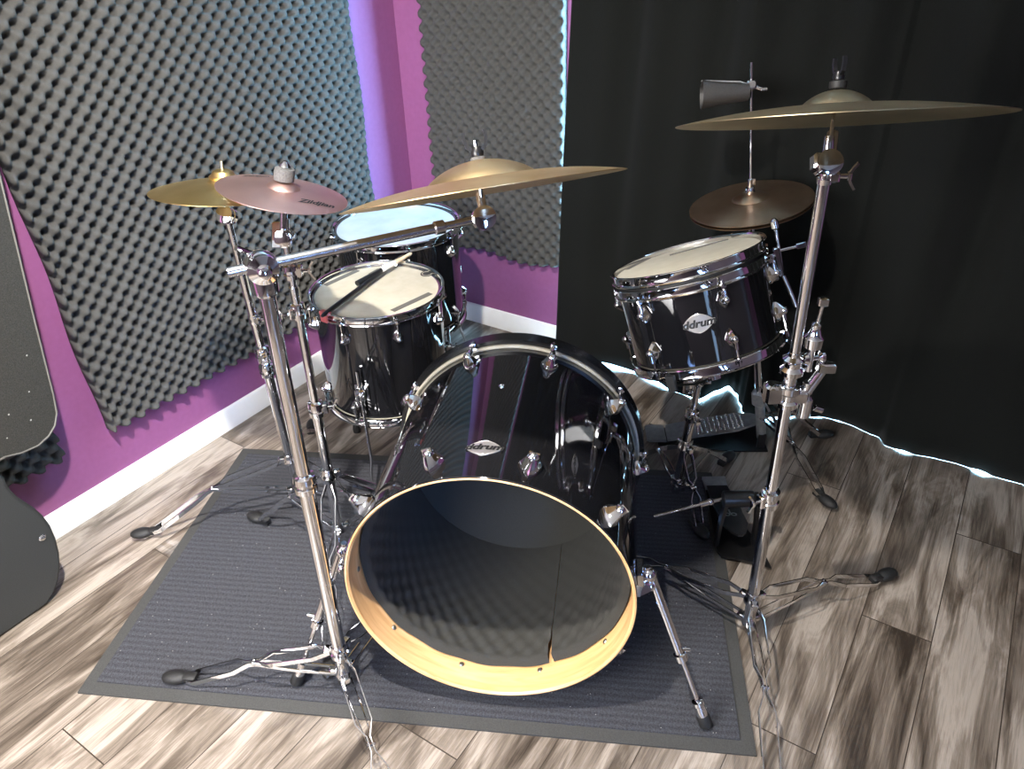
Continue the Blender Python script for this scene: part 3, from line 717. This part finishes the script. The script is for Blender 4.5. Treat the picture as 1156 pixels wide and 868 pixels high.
# ---- boom stand with the middle crash
P0 = V((.672, .930, 0)); PT = V((.692, .926, 1.035))
bs = thing('boom_cymbal_stand', 'chrome boom stand in front, its arm reaching right under the large crash', 'cymbal stand', P0)
ax = (PT-P0).normalized(); at = lambda P, a, z: P+a*((z-P.z)/a.z)
hub = at(P0, ax, .145); low = at(P0, ax, .075)
feetb = [V((.483, 1.282, .009)), V((.470, .585, 0.002)), V((1.04, .97, .009))]
mb = MB().tube(at(P0, ax, .055), at(P0, ax, .60), .0150, n=20).tube(at(P0, ax, .60), PT, .0128, n=20)
collar(mb, at(P0, ax, .590), ax, .0145, .034, None); hubcast(mb, hub, ax, feetb, .0150); hubcast(mb, low, ax, feetb, .0130)
mb.build('pole', M['chrome'], bs, 35)
MB().lathe(at(P0, ax, .040), ax, [(.010, 0), (.0165, .004), (.0165, .020), (.012, .024)], 16).build('pole_cap', M['rubber'], bs, 35)
for f in feetb: leg(bs, hub, f, low, arch=.012)
T = far(546, 246, 1.250)
bd = (T-PT).normalized(); A = PT-bd*.050-ax*.0
arm = MB().tube(A, PT+bd*.30, .0085, n=18).tube(PT+bd*.30, T, .0070, n=18)
arm.lathe(PT+bd*.285, bd, [(.0085, 0), (.0115, .002), (.0115, .018), (.008, .020)], 16)
sd = bd.cross(Z).normalized()
arm.build('boom_arm', M['chrome_dull'], bs, 35)
cl = MB().ball(PT, .026, 20, (1.0, 1.05, .95)).lathe(PT-ax*.050, ax, [(.0145, 0), (.020, .006), (.021, .030), (.018, .044)], 20)
cl.lathe(PT+sd*.010, sd, [(.020, 0), (.024, .004), (.024, .012), (.012, .018), (.010, .030), (.004, .034)], 22)
cl.tube(PT-sd*.01+Z*.012, PT-bd*.030+Z*.036, .0045, n=10)
cl.build('boom_clamp', M['chrome'], bs, 35)
MC = V((1.015, .730, 1.087)); MN = V((.19, .272, .943)); tc = (CAM-MC).normalized(); MN = (MN-tc*.020).normalized(); MR = .2413
stem = T+(MC-T).normalized()*.0
tl = MB(); tilter(tl, T, MN, sd*.45-FW, 1.2); tl.tube(T, MC+MN*.083, .0036, n=10)
tl.lathe(MC+MN*.028-MN*.022, MN, [(.012, 0), (.012, .008), (.005, .010)], 16)
tl = tl.build('tilter', M['chrome'], bs, 35)
wn_ = MB().lathe(MC+MN*.0455, MN, [(.012, 0), (.013, .002), (.013, .010), (.008, .012)], 18); wn_.build('felt_washer', M['felt'], tl, 35)
w2 = MB(); wing_nut(w2, MC+MN*.058, MN, 1.25, .7); w2.build('wing_nut', M['black_metal'], tl, 35)
cymbal('crash_cymbal', 'large golden crash cymbal in the middle, tilted and seen almost edge-on', 'cymbal', MC, MN, MR, smoothprof(.38, .052, .021), M['crash'], 128)

# ---- gold splash on its stand, far left
GC = V((1.000, 1.404, .986)); GN = V((.156, .018, .988)).normalized(); GR = .1535
g0 = V((1.045, 1.455, 0))
gs = thing('cymbal_stand', 'chrome stand under the small gold cymbal, one leg stretching left off the mat', 'cymbal stand', g0)
gt = far(256, 243, 1.735); ax = (gt-g0).normalized()
feetg = [V((.734, 1.772, .009)), V((1.36, 1.74, .009)), V((1.10, 1.13, .009))]
hub = at(g0, ax, .215); low = at(g0, ax, .10)
mb = MB().tube(at(g0, ax, .085), at(g0, ax, .52), .0125, n=18).tube(at(g0, ax, .50), at(g0, ax, .80), .0100, n=18).tube(at(g0, ax, .78), gt, .0075, n=16)
collar(mb, at(g0, ax, .545), ax, .0125, .040, (-.5, -.8, 0)); collar(mb, at(g0, ax, .50), ax, .0125, .030, None); collar(mb, at(g0, ax, .655), ax, .0085, .022, (.3, -.9, 0))
hubcast(mb, hub, ax, feetg, .0125); hubcast(mb, low, ax, feetg, .0125)
mb.build('pole', M['chrome'], gs, 35)
for f in feetg: leg(gs, hub, f, low, arch=.035)
tl = MB(); tilter(tl, gt, GN, FW.cross(Z)*-.2-FW, 1.15); tl.tube(gt, GC+GN*.064, .0032, n=10); tl = tl.build('tilter', M['chrome'], gs, 35)
MB().lathe(GC+GN*.034, GN, [(.006, -.012), (.028, -.010), (.030, -.002), (.024, .003), (.021, .009), (.012, .013), (.005, .014)], 22).build('brass_cup', M['brass'], tl, 35)
cymbal('splash_cymbal', 'small bright gold cymbal at far left, partly behind the pinkish one', 'cymbal', GC, GN, GR, smoothprof(.22, .034, .022), M['brass'], 96)

# ---- copper splash on its stand
PC = V((.983, 1.197, 1.020)); PN = V((.204, -.149, .968)).normalized(); PR = .127
p0 = V((.972, 1.225, 0)); 
ps = thing('cymbal_stand', 'chrome stand under the pinkish bronze cymbal, left of the near floor tom', 'cymbal stand', p0)
pt = far(321, 268, 1.545); ax = (pt-p0).normalized()
feetp = [V((.948, 1.545, .009)), V((.690, 1.000, .009)), V((1.25, 1.05, .009))]
hub = at(p0, ax, .30); low = at(p0, ax, .115)
mb = MB().tube(at(p0, ax, .09), at(p0, ax, .50), .0125, n=18).tube(at(p0, ax, .48), at(p0, ax, .82), .0100, n=18).tube(at(p0, ax, .80), pt, .0072, n=16)
collar(mb, at(p0, ax, .485), ax, .0125, .036, (.6, -.6, 0)); collar(mb, at(p0, ax, .745), ax, .0105, .034, (-.6, .2, 0)); collar(mb, at(p0, ax, .84), ax, .011, .030, (.6, -.7, 0))
hubcast(mb, hub, ax, feetp, .0125); hubcast(mb, low, ax, feetp, .0125)
mb.build('pole', M['chrome'], ps, 35)
for f in feetp: leg(ps, hub, f, low, arch=.01)
tl = MB(); sdp = V((-.75, -.55, .1)).normalized()
tl.rbox(pt+Z*.006-RT*.014, RT, sdp, UP, .010, .006, .026); tilter(tl, pt, PN, sdp, 1.1); tl.tube(pt+V((0, 0, .01)), PC+PN*.030, .008, .006); tl.tube(pt, PC+PN*.066, .0032, n=10); tl = tl.build('tilter', M['chrome'], ps, 35)
MB().lathe(PC+PN*.0255, PN, [(.006, 0), (.0195, .001), (.0205, .014), (.019, .024), (.006, .026)], 24).build('felt_washer', M['felt'], tl, 35)
MB().lathe(PC+PN*.051, PN, [(.011, 0), (.012, .003), (.008, .009), (.003, .013)], 16).build('top_nut', M['chrome'], tl, 35)
pprof = smoothprof(.26, .026, .012)
cyo, cfr, _ = cymbal('splash_cymbal', 'small pinkish bronze cymbal with black script lettering, left of centre', 'cymbal', PC, PN, PR, pprof, M['copper'], 96)
# script lettering on the upper side, reading from the camera side
tw = -(V((FW.x, FW.y, 0))); tw = (tw-PN*tw.dot(PN)).normalized(); rr_ = PN.cross(tw)*-1
rx = tw.cross(PN)*-1
if rx.dot(RT) < 0: rx = -rx
def on_cym(cx, cy, sx, sy=None, rot=0.):
    def f(x, y):
        xx = cx+x*math.cos(rot)-y*math.sin(rot); yy = cy+x*math.sin(rot)+y*math.cos(rot)
        r = math.hypot(xx, yy); return PC+rx*xx-tw*yy+PN*(surf(pprof, PR, r)+.0008)
    return f
letters('Zildjian', on_cym(.073, -.048, 1, rot=rad(20)), .023, cyo, 'lettering', M['ink'], shear=.5, bold=.0007)
letters('Zildjian', on_cym(-.070, .060, 1, rot=rad(28)), .018, cyo, 'lettering', M['ink'], shear=.5, bold=.0005)

# ---- right stand with the right crash
RCc = V((1.290, .247, 1.195)); RCn = V((.201, .155, .967)); tc = (CAM-RCc).normalized(); RCn = (RCn-tc*.040).normalized()
r0 = V((1.293, .222, 0)); rtp = far(934, 185, 1.262)
rs = thing('cymbal_stand', 'tall straight chrome stand on the right holding the high bronze crash', 'cymbal stand', r0)
ax = (rtp-r0).normalized()
feetr = [V((1.644, -.021, .009)), V((.935, .045, .0)), V((1.335, .66, .009))]
hub = at(r0, ax, .135); low = at(r0, ax, .06)
mb = MB().tube(at(r0, ax, .045), at(r0, ax, .47), .0135, n=20).tube(at(r0, ax, .44), at(r0, ax, .80), .0115, n=20).tube(at(r0, ax, .79), rtp, .0100, n=18)
collar(mb, at(r0, ax, .425), ax, .0130, .040, (-.8, .6, 0)); collar(mb, rtp-ax*.030, ax, .0085, .022, (.3, -.8, 0))
hubcast(mb, hub, ax, feetr, .0135); hubcast(mb, low, ax, feetr, .0115)
mb.build('pole', M['chrome'], rs, 35)
for f in feetr: leg(rs, hub, f, low, arch=.02)
# cluster of clamps around the joint
K = at(r0, ax, .775); K2 = at(r0, ax, .705)
cl = MB(); s1_ = RT; f1 = RT.cross(ax).normalized()
cl.lathe(K-ax*.022, ax, [(.012, 0), (.021, .003), (.022, .012), (.016, .018), (.016, .028), (.020, .034), (.012, .040)], 22)
cl.rbox(K2+s1_*.014, s1_, f1, ax, .022, .013, .014).lathe(K2+s1_*.002-ax*.026, ax, [(.012, 0), (.019, .003), (.020, .014), (.015, .018), (.015, .030), (.020, .036), (.019, .048), (.012, .051)], 20).tube(K2+s1_*.034-ax*.02, K2+s1_*.034+ax*.03, .0085).rbox(K2-s1_*.028+ax*.006, s1_, f1, ax, .016, .015, .020)
cl.lathe(K2+s1_*.036-ax*.050, ax, [(.009, 0), (.013, .004), (.013, .044), (.008, .05)], 16)
cl.tube(K2+s1_*.03+ax*.0, K2+s1_*.055+ax*.055, .010, .009).rbox(K2+s1_*.062+ax*.062, s1_, f1, ax, .017, .009, .010)
cl.lathe(K+s1_*.016+ax*.01, (s1_-f1*.2), [(.010, 0), (.013, .006), (.006, .014), (.005, .030), (.011, .034), (.011, .040)], 16)
cl.strip([K2-s1_*.045-f1*.012, K2-s1_*.02-f1*.02, K2+s1_*.02-f1*.02, K2+s1_*.05-f1*.010], ax, .007, .006)
cl.tube(K2+s1_*.055-ax*.03, K2+s1_*.070-ax*.035, .006)
cl.build('multi_clamp', M['chrome'], rs, 35)
q = K+s1_*.030+ax*.035
MB().lathe(q, ax, [(.010, 0), (.017, .003), (.018, .022), (.012, .028), (.008, .040), (.009, .048), (.004, .052)], 20).tube(q+ax*.04, q+ax*.085+s1_*.004, .0035).rbox(q+ax*.092+s1_*.004, s1_, f1, ax, .009, .006, .008).tube(q-ax*.05, q+ax*.01, .006).build('memory_clamp', M['chrome'], rs, 35)
tl = MB(); tilter(tl, rtp, RCn, -FW, 1.15); tl.rbox(rtp-RT*.010+UP*.002, RT, UP, FW, .014, .013, .012).tube(rtp, rtp+(RCc-rtp)*.72, .0125, .0085).tube(rtp, RCc+RCn*.060, .0032, n=10)
tl = tl.build('tilter', M['chrome'], rs, 35)
MB().lathe(RCc+RCn*.0465, RCn, [(.012, 0), (.013, .002), (.013, .010), (.008, .012)], 18).build('felt_washer', M['rubber'], tl, 35)
w2 = MB(); wing_nut(w2, RCc+RCn*.059, RCn, 1.0, 2.2); w2.build('wing_nut', M['black_metal'], tl, 35)
cymbal('crash_cymbal', 'dull bronze crash cymbal highest on the right, seen edge-on against the curtain', 'cymbal', RCc, RCn, .2435, smoothprof(.215, .045, .022), M['crash_dull'], 128)

# ---- hi-hat: stand, pedal, cymbals, cowbell
HC = V((1.985, .552, .796)); HN = V((-.101, .176, .979)).normalized(); HR = .160
h0 = V((2.035, .425, .0)); htop = far(848.5, 70, 2.050)
hs = thing('hihat_stand', 'chrome hi-hat stand with grey perforated pedal below the curtain hem', 'hi-hat stand', h0)
hbase = V((2.035, .425, .03)); ax = (HC-hbase).normalized(); ax2 = (htop-HC).normalized()
at2 = lambda z: hbase+ax*((z-hbase.z)/ax.z)
mb = MB().tube(at2(.03), at2(.40), .0120, n=18).tube(at2(.38), at2(.745), .0095, n=18)
collar(mb, at2(.40), ax, .012, .034, (-.6, -.6, 0)); 
mb.lathe(at2(.745), ax, [(.0095, 0), (.013, .003), (.013, .016), (.020, .020), (.018, .026), (.004, .03)], 18)
mb.build('pole', M['chrome'], hs, 35)
MB().tube(at2(.74), HC, .0034, n=10).tube(HC, htop, .0034, n=10).build('pull_rod', M['chrome'], hs, 35)
mb = MB().rbox(at2(.185), V((1, 0, 0)), V((0, 1, 0)), ax, .020, .020, .026, .3).tube(at2(.04), at2(.16), .0145, n=18)
mb.build('lower_housing', M['grey_metal'], hs, 35)
hubh = at2(.235); lowh = at2(.12)
for f in (V((1.852, .175, .009)), V((2.175, .265, .009))): leg(hs, hubh, f, lowh, spread=.014, arch=.0)
hd = V((1.914, .717, 0)); td = V((2.060, .470, 0)); u = (td-hd).normalized(); s_ = Z.cross(u)
bp = MB().prism([(-.01, -.045), (.05, -.055), (.24, -.075), (.33, -.075), (.33, .075), (.24, .075), (.05, .055), (-.01, .045)], hd+Z*.003, u, s_, Z, .004)
bp.rbox(hd+u*.31+s_*.055+Z*.03, u, s_, Z, .012, .006, .028).rbox(hd+u*.31-s_*.055+Z*.03, u, s_, Z, .012, .006, .028)
bp.build('base_plate', M['black_metal'], hs, 30)
fb = MB(); a = hd+Z*.014; b = hd+u*.30+Z*.075; fu = (b-a).normalized(); fn = fu.cross(s_).normalized()
if fn.z < 0: fn = -fn
fbp = MB().prism([(0, -.040), (.05, -.044), (.22, -.046), (.275, -.030), (.30, -.012), (.30, .012), (.275, .030), (.22, .046), (.05, .044), (0, .040)], a+fu*.02, fu, s_, fn, .007).build('footboard', M['grey_metal'], hs, 30)
tr = MB()
for i in range(11):
    for j in range(7):
        c = a+fu*(.12+.014*i)+s_*((j-3)*.0115+(.00575 if i % 2 else 0)); tr.lathe(c+fn*.0068, fn, [(.0042, 0), (.0042, .0022), (.0022, .003), (.002, .001), (0, .001)], 8)
tr.build('tread_rings', M['chrome_dull'], fbp, 30)
MB().prism([(-.060, -.038), (-.050, -.043), (0, -.043), (0, .043), (-.050, .043), (-.060, .038)], a+fu*.015, u, s_, Z, .008).build('heel_plate', M['grey_metal'], hs, 30)
hp = smoothprof(.30, .024, .013)
cymbal('hihat_cymbal', 'upper dark bronze hi-hat cymbal on the thin rod', 'cymbal', HC+HN*.004, HN, HR, hp, M['hat'], 112)
x, y, z = frame(HN, FW); rm = Matrix.Translation(HC-HN*.004) @ Matrix((x, y, z)).transposed().to_4x4()
lo = [(max(r*HR, .006), -h) for r, h in hp]; hi = [(r, h-.0012) for r, h in lo][::-1]
tag(MB().lathe(HC-HN*.004, HN, lo+hi, 112, FW, closed=True).build('hihat_cymbal', M['hat'], None, 25, root=rm), 'lower hi-hat cymbal, only its rim showing beneath the upper one', 'cymbal')
ct = HC+HN*.004+HN*.024; cu_ = (htop-ct).normalized()
cl = MB().lathe(ct+cu_*.001, cu_, [(.0042, 0), (.013, .001), (.013, .006), (.009, .008), (.013, .011), (.012, .016), (.006, .018), (.0065, .038), (.0042, .04)], 20).rbox(ct+cu_*.032+RT*.008, RT, FW, cu_, .006, .004, .009)
tag(cl.build('hihat_clutch', M['chrome'], None, 35), 'chrome clutch on the rod just above the upper hi-hat cymbal', 'clutch')
# cowbell clamped to the rod, mouth to the left
cbp = HC+(htop-HC)*(((htop-HC).length-.055)/(htop-HC).length)
cm = far(793, 107, cbp.to_2d().length-.03); cmt = far(845, 104, cbp.to_2d().length-.012); u = (cm-cmt).normalized(); L = (cm-cmt).length+.002
cb_ = thing('cowbell', 'black cowbell clamped to the hi-hat rod, mouth facing left', 'cowbell', cmt)
s_ = (UP-u*UP.dot(u)).normalized(); w_ = u.cross(s_)
vs = []; NN = 24
def ring(k, a, b, off): return [cmt+u*k+s_*(b*(abs(math.sin(2*PI*i/NN))**.7)*(1 if math.sin(2*PI*i/NN) > 0 else -1))+w_*(a*(abs(math.cos(2*PI*i/NN))**.7)*(1 if math.cos(2*PI*i/NN) > 0 else -1)) for i in range(NN)]
for k, a, b in ((0, .020, .018), (L*.5, .028, .024), (L, .036, .031), (L, .034, .029), (L*.5, .026, .022), (.003, .018, .016)): vs += ring(k, a, b, 0)
fs = [(j*NN+i, j*NN+(i+1) % NN, j*NN+NN+(i+1) % NN, j*NN+NN+i) for j in range(5) for i in range(NN)]+[tuple(range(NN))[::-1], tuple(5*NN+i for i in range(NN))]
MB().add(vs, fs).build('bell_body', M['cowbell'], cb_, 40)
MB().strip([cmt+s_*.018+u*.0, cmt+u*.02+s_*.026, cmt+u*L*.6+s_*.030, cmt+u*L+s_*.034], w_, .006, .003).build('top_seam', M['grey_metal'], cb_, 30)
rc_ = CAM
kk = MB().rbox(cbp, u, s_, w_, .011, .011, .010).tube(cmt+u*.003, cbp, .006).tube(cbp, cbp-u*.026-s_*.010, .0045).rbox(cbp-u*.030-s_*.011, u, s_, w_, .008, .0035, .004)
kk.build('clamp', M['chrome_dull'], cb_, 35)

# ---- basket stand below the rack tom
b0 = V((1.618, .544, 0)); bt = RC-RN*(RD+.004)
sn = thing('snare_stand', 'chrome basket stand carrying the tilted rack tom', 'drum stand', b0)
top = V((1.620, .515, .47)); ax = (top-V((1.618, .544, .08))).normalized()
feets = [V((1.552, .438, .009)), V((1.905, .487, .009)), V((1.775, .735, .009))]
P_ = lambda z: V((1.618, .544, .08))+ax*((z-.08)/ax.z)
mb = MB().tube(P_(.07), P_(.33), .0125, n=18).tube(P_(.30), P_(.44), .0095, n=16)
collar(mb, P_(.325), ax, .0120, .032, (-.7, -.7, 0)); hubcast(mb, P_(.235), ax, feets, .0125); hubcast(mb, P_(.10), ax, feets, .0125)
mb.build('pole', M['chrome'], sn, 35)
for f in feets: leg(sn, P_(.235), f, P_(.10), spread=.013, arch=.01)
bc = bt-RN*.052
bk = MB().ball(P_(.445), .016).tube(P_(.44), bc, .011).lathe(bc-RN*.012, RN, [(.010, 0), (.024, .004), (.024, .014), (.010, .018)], 20)
bk.tube(P_(.445)-RT*.03, P_(.445)+RT*.03, .007).rbox(P_(.43)-RT*.024, RT, FW, Z, .012, .010, .022)
bk.build('basket_hub', M['chrome'], sn, 35)
for k in range(3):
    a = ph+rad(12)+2*PI*k/3; d_ = kf2.d(a)
    ar = MB().strip([bc+d_*.015, bc+d_*.09+RN*.012, kf2.p(a, RR-.010, -RD-.012), kf2.p(a, RR+.008, -RD-.008), kf2.p(a, RR+.010, -RD+.014)], kf2.t(a), .012, .005)
    ar = ar.build('basket_arm', M['chrome'], sn, 40)
    MB().rbox(kf2.p(a, RR+.008, -RD+.000), d_, kf2.t(a), RN, .0055, .011, .020).build('rubber_grip', M['rubber'], ar, 35)

# ---- double pedal (slave side) to the right of the bass drum
c0 = fl(838, 563, .175)
pd = thing('drum_pedal', 'black bass drum pedal with chain and long drive shaft, right of the bass drum', 'drum pedal', (c0.x, c0.y, 0))
e0, e1 = fl(818, 568, .175), fl(858, 558, .175); s_ = (e1-e0); s_.z = 0; s_.normalize(); u = Z.cross(s_)
if u.x < 0: u = -u     # towards the heel
hl = fl(808, 552, .01); u = (hl-V((c0.x, c0.y, 0))); u.z = 0; Lp = u.length; u.normalize(); s_ = Z.cross(u); 
if s_.dot(e1-e0) < 0: s_ = -s_
g = V((c0.x, c0.y, 0))
bp = MB().prism([(-.045, -.045), (-.02, -.052), (.05, -.045), (Lp, -.032), (Lp+.02, -.028), (Lp+.02, .028), (Lp, .032), (.05, .05), (-.02, .070), (-.085, .075), (-.06, .01)], g+Z*.0095, u, s_, Z, .006)
bp.build('base_plate', M['black_metal'], pd, 30)
ps_ = MB()
for q in (-.036, .036):
    ps_.strip([g+s_*q*1.35+u*.0+Z*.012, g+s_*q*1.3+Z*.09, g+s_*q*1.1+Z*.165], u, .020, .008)
    ps_.lathe(g+s_*(q-.006)+Z*.175, s_, [(.016, 0), (.018, .002), (.018, .010), (.016, .012)], 20)
ps_.build('frame_posts', M['black_metal'], pd, 35)
MB().lathe(g-s_*.052+Z*.175, s_, [(.008, 0), (.021, .003), (.022, .010), (.022, .072), (.021, .079), (.008, .082)], 26).build('cam_barrel', M['black_metal'], pd, 35)
MB().tube(g+s_*.03+Z*.175, g+s_*.058+Z*.175, .006).lathe(g+s_*.055+Z*.175, s_, [(.010, 0), (.012, .002), (.012, .010), (.005, .012)], 16).rbox(g+s_*.05+Z*.188, s_, u, Z, .006, .008, .006).build('axle', M['chrome'], pd, 35)
ch = MB()
for k in range(16):
    z = .168-.0075*k; x_ = -.012-.020*math.sin(k/15*PI*.5)
    ch.lathe(g+s_*.048+u*x_+Z*z-s_*.004, s_, [(.0035, 0), (.0042, .001), (.0042, .007), (.0035, .008)], 8)
ch.build('chain', M['chrome_dull'], pd, 35)
a = g+u*(Lp-.005)+Z*.022; b = g-u*.035+Z*.075; fu = (b-a).normalized(); fn = fu.cross(s_).normalized(); FL_ = (b-a).length
if fn.z < 0: fn = -fn
fbd = MB().prism([(0, -.030), (FL_*.5, -.036), (FL_*.8, -.034), (FL_*.95, -.018), (FL_, -.006), (FL_, .006), (FL_*.95, .018), (FL_*.8, .034), (FL_*.5, .036), (0, .030)], a, fu, s_, fn, .006).build('footboard', M['black_metal'], pd, 30)
lo_ = MB(); cc = a+fu*FL_*.62+fn*.0065
lo_.lathe(cc+s_*.008, fn, [(.005, 0), (.0085, 0), (.0085, .0008), (.005, .0008)], 18, closed=True).lathe(cc-s_*.010, fn, [(.005, 0), (.0085, 0), (.0085, .0008), (.005, .0008)], 18, closed=True)
lo_.box(cc+fu*(-.016), fu, s_, fn, .010, .002, .0006).build('footboard_emblem', M['grey_metal'], fbd, 0)
MB().prism([(0, -.032), (.05, -.034), (.05, .034), (0, .032)], g+u*(Lp-.01)+Z*.0155, u, s_, Z, .010).build('heel_plate', M['grey_metal'], pd, 30)
k0 = g-s_*.055+Z*.175; k1 = fl(738, 583, .150)
k1 = k0+(k1-k0)
sh = MB().tube(k0, k0+(k1-k0)*.18, .005).tube(k0+(k1-k0)*.15, k0+(k1-k0)*.32, .0085).tube(k0+(k1-k0)*.3, k1, .0042)
sh.ball(k0+(k1-k0)*.16, .010).build('drive_shaft', M['chrome'], pd, 35)
# main pedal clamped on the rear hoop, where the shaft ends
hb = kf.p(kth(180), KR, -KD-.045); hb.z = 0
mp_ = thing('drum_pedal', 'black bass drum pedal standing at the back of the bass drum, driven by the shaft', 'drum pedal', hb)
uu = -KN.copy(); uu.z = 0; uu.normalize(); ss = Z.cross(uu)
if ss.dot(k1-hb) < 0: ss = -ss
MB().prism([(-.02, -.05), (.28, -.035), (.28, .035), (-.02, .05)], hb+Z*.0095+uu*.02, uu, ss, Z, .006).build('base_plate', M['black_metal'], mp_, 30)
fm = MB()
for q in (-.04, .04): fm.strip([hb+uu*.05+ss*q*1.2+Z*.015, hb+uu*.05+ss*q+Z*.15], uu, .02, .008)
fm.build('frame_posts', M['black_metal'], mp_, 35)
wend = (k1-(hb+uu*.05)).dot(ss)
MB().tube(hb+uu*.05-ss*.05+Z*.150, hb+uu*.05+ss*.10+Z*.150, .007).build('axle', M['chrome'], mp_, 35)
MB().prism([(0, -.035), (.22, -.03), (.22, .03), (0, .035)], hb+uu*.05+Z*.07, (uu-Z*.2).normalized(), ss, (Z+uu*.2).normalized(), .006).build('footboard', M['black_metal'], mp_, 30)

# ------------------------------------------------------------------ things at the left edge
def yplane(x, y, Y):
    d = FW+RT*((x-578)/FPX)-UP*((y-434)/FPX); return CAM+d*(Y/d.y)
out = [(6, 540), (9, 548), (15, 556), (25, 565), (40, 574), (50, 583), (58, 594), (64, 608), (68, 624), (69, 640), (67, 655), (62, 669), (54, 682), (42, 693), (30, 701)]
u = V((1, 0, 0)); nrm = V((0, -1, 0)); base = V((.5, 1.772, 0))
def onpl(x, y):
    d = FW+RT*((x-578)/FPX)-UP*((y-434)/FPX); tt = (base-CAM).dot(nrm)/d.dot(nrm); p = CAM+d*tt; return ((p-base).dot(u), p.z)
pts = [onpl(*q) for q in out]
pts = [(a, max(b, .002)) for a, b in pts]; ctop = pts[0][1]+.022
pts += [(pts[-1][0]-.04, .0015), (-.50, .0015), (-.58, .03), (-.61, .10), (-.61, ctop-.07), (-.58, ctop-.03), (-.52, ctop), (pts[0][0]-.04, ctop), (pts[0][0]-.012, ctop-.008)]
cs = thing('instrument_case', 'smooth dark grey rounded case with one chrome rivet standing at the left edge', 'case', base-u*.2)
MB().prism(pts, base, u, Z, -nrm, .095).build('case_body', M['case'], cs, 40)
o = [x for x in C.objects if x.name.startswith('case_body')][0]; bv = o.modifiers.new('soft', 'BEVEL'); bv.width = .008; bv.segments = 3; bv.limit_method = 'ANGLE'
rv = onpl(48, 607); MB().lathe(base+u*rv[0]+Z*rv[1]-nrm*.002, nrm, [(.009, 0), (.009, .003), (.006, .006), (0, .007)], 16).build('rivet', M['chrome'], cs, 35)
# speckled panel resting on the case
base2 = V((.66, 1.855, .0)); n2 = V((.20, -.98, 0)).normalized(); u2 = V((.98, .20, 0))
def onp2(x, y):
    d = FW+RT*((x-578)/FPX)-UP*((y-434)/FPX); tt = (base2-CAM).dot(n2)/d.dot(n2); p = CAM+d*tt; return ((p-base2).dot(u2), p.z)
P2 = [onp2(*q) for q in ((5, 516), (25, 511), (43, 503), (55, 492), (62, 480), (64, 466), (60, 445), (40, 366), (20, 283), (0, 200))]
zt2 = P2[-1][1]; xt2 = P2[-1][0]
P2 += [(xt2+.05, zt2+.30), (xt2+.02, zt2+.40), (-.50, zt2+.40), (-.56, zt2+.34), (-.56, ctop+.006), (-.52, ctop+.003), (-.30, ctop+.003)]
sp = thing('fabric_panel', 'tall speckled black fabric-covered panel with rounded lower corner at left edge', 'panel', base2-u2*.3+Z*.39)
MB().prism(P2, base2, u2, Z, -n2, .035).build('covered_board', M['speckled'], sp, 40)
k = len(P2)
pp = [base2+u2*a+Z*b-n2*.0 for a, b in P2]; MB().poly(pp+[pp[0]], .0028, 6).build('edge_piping', M['tape'], sp, 60)
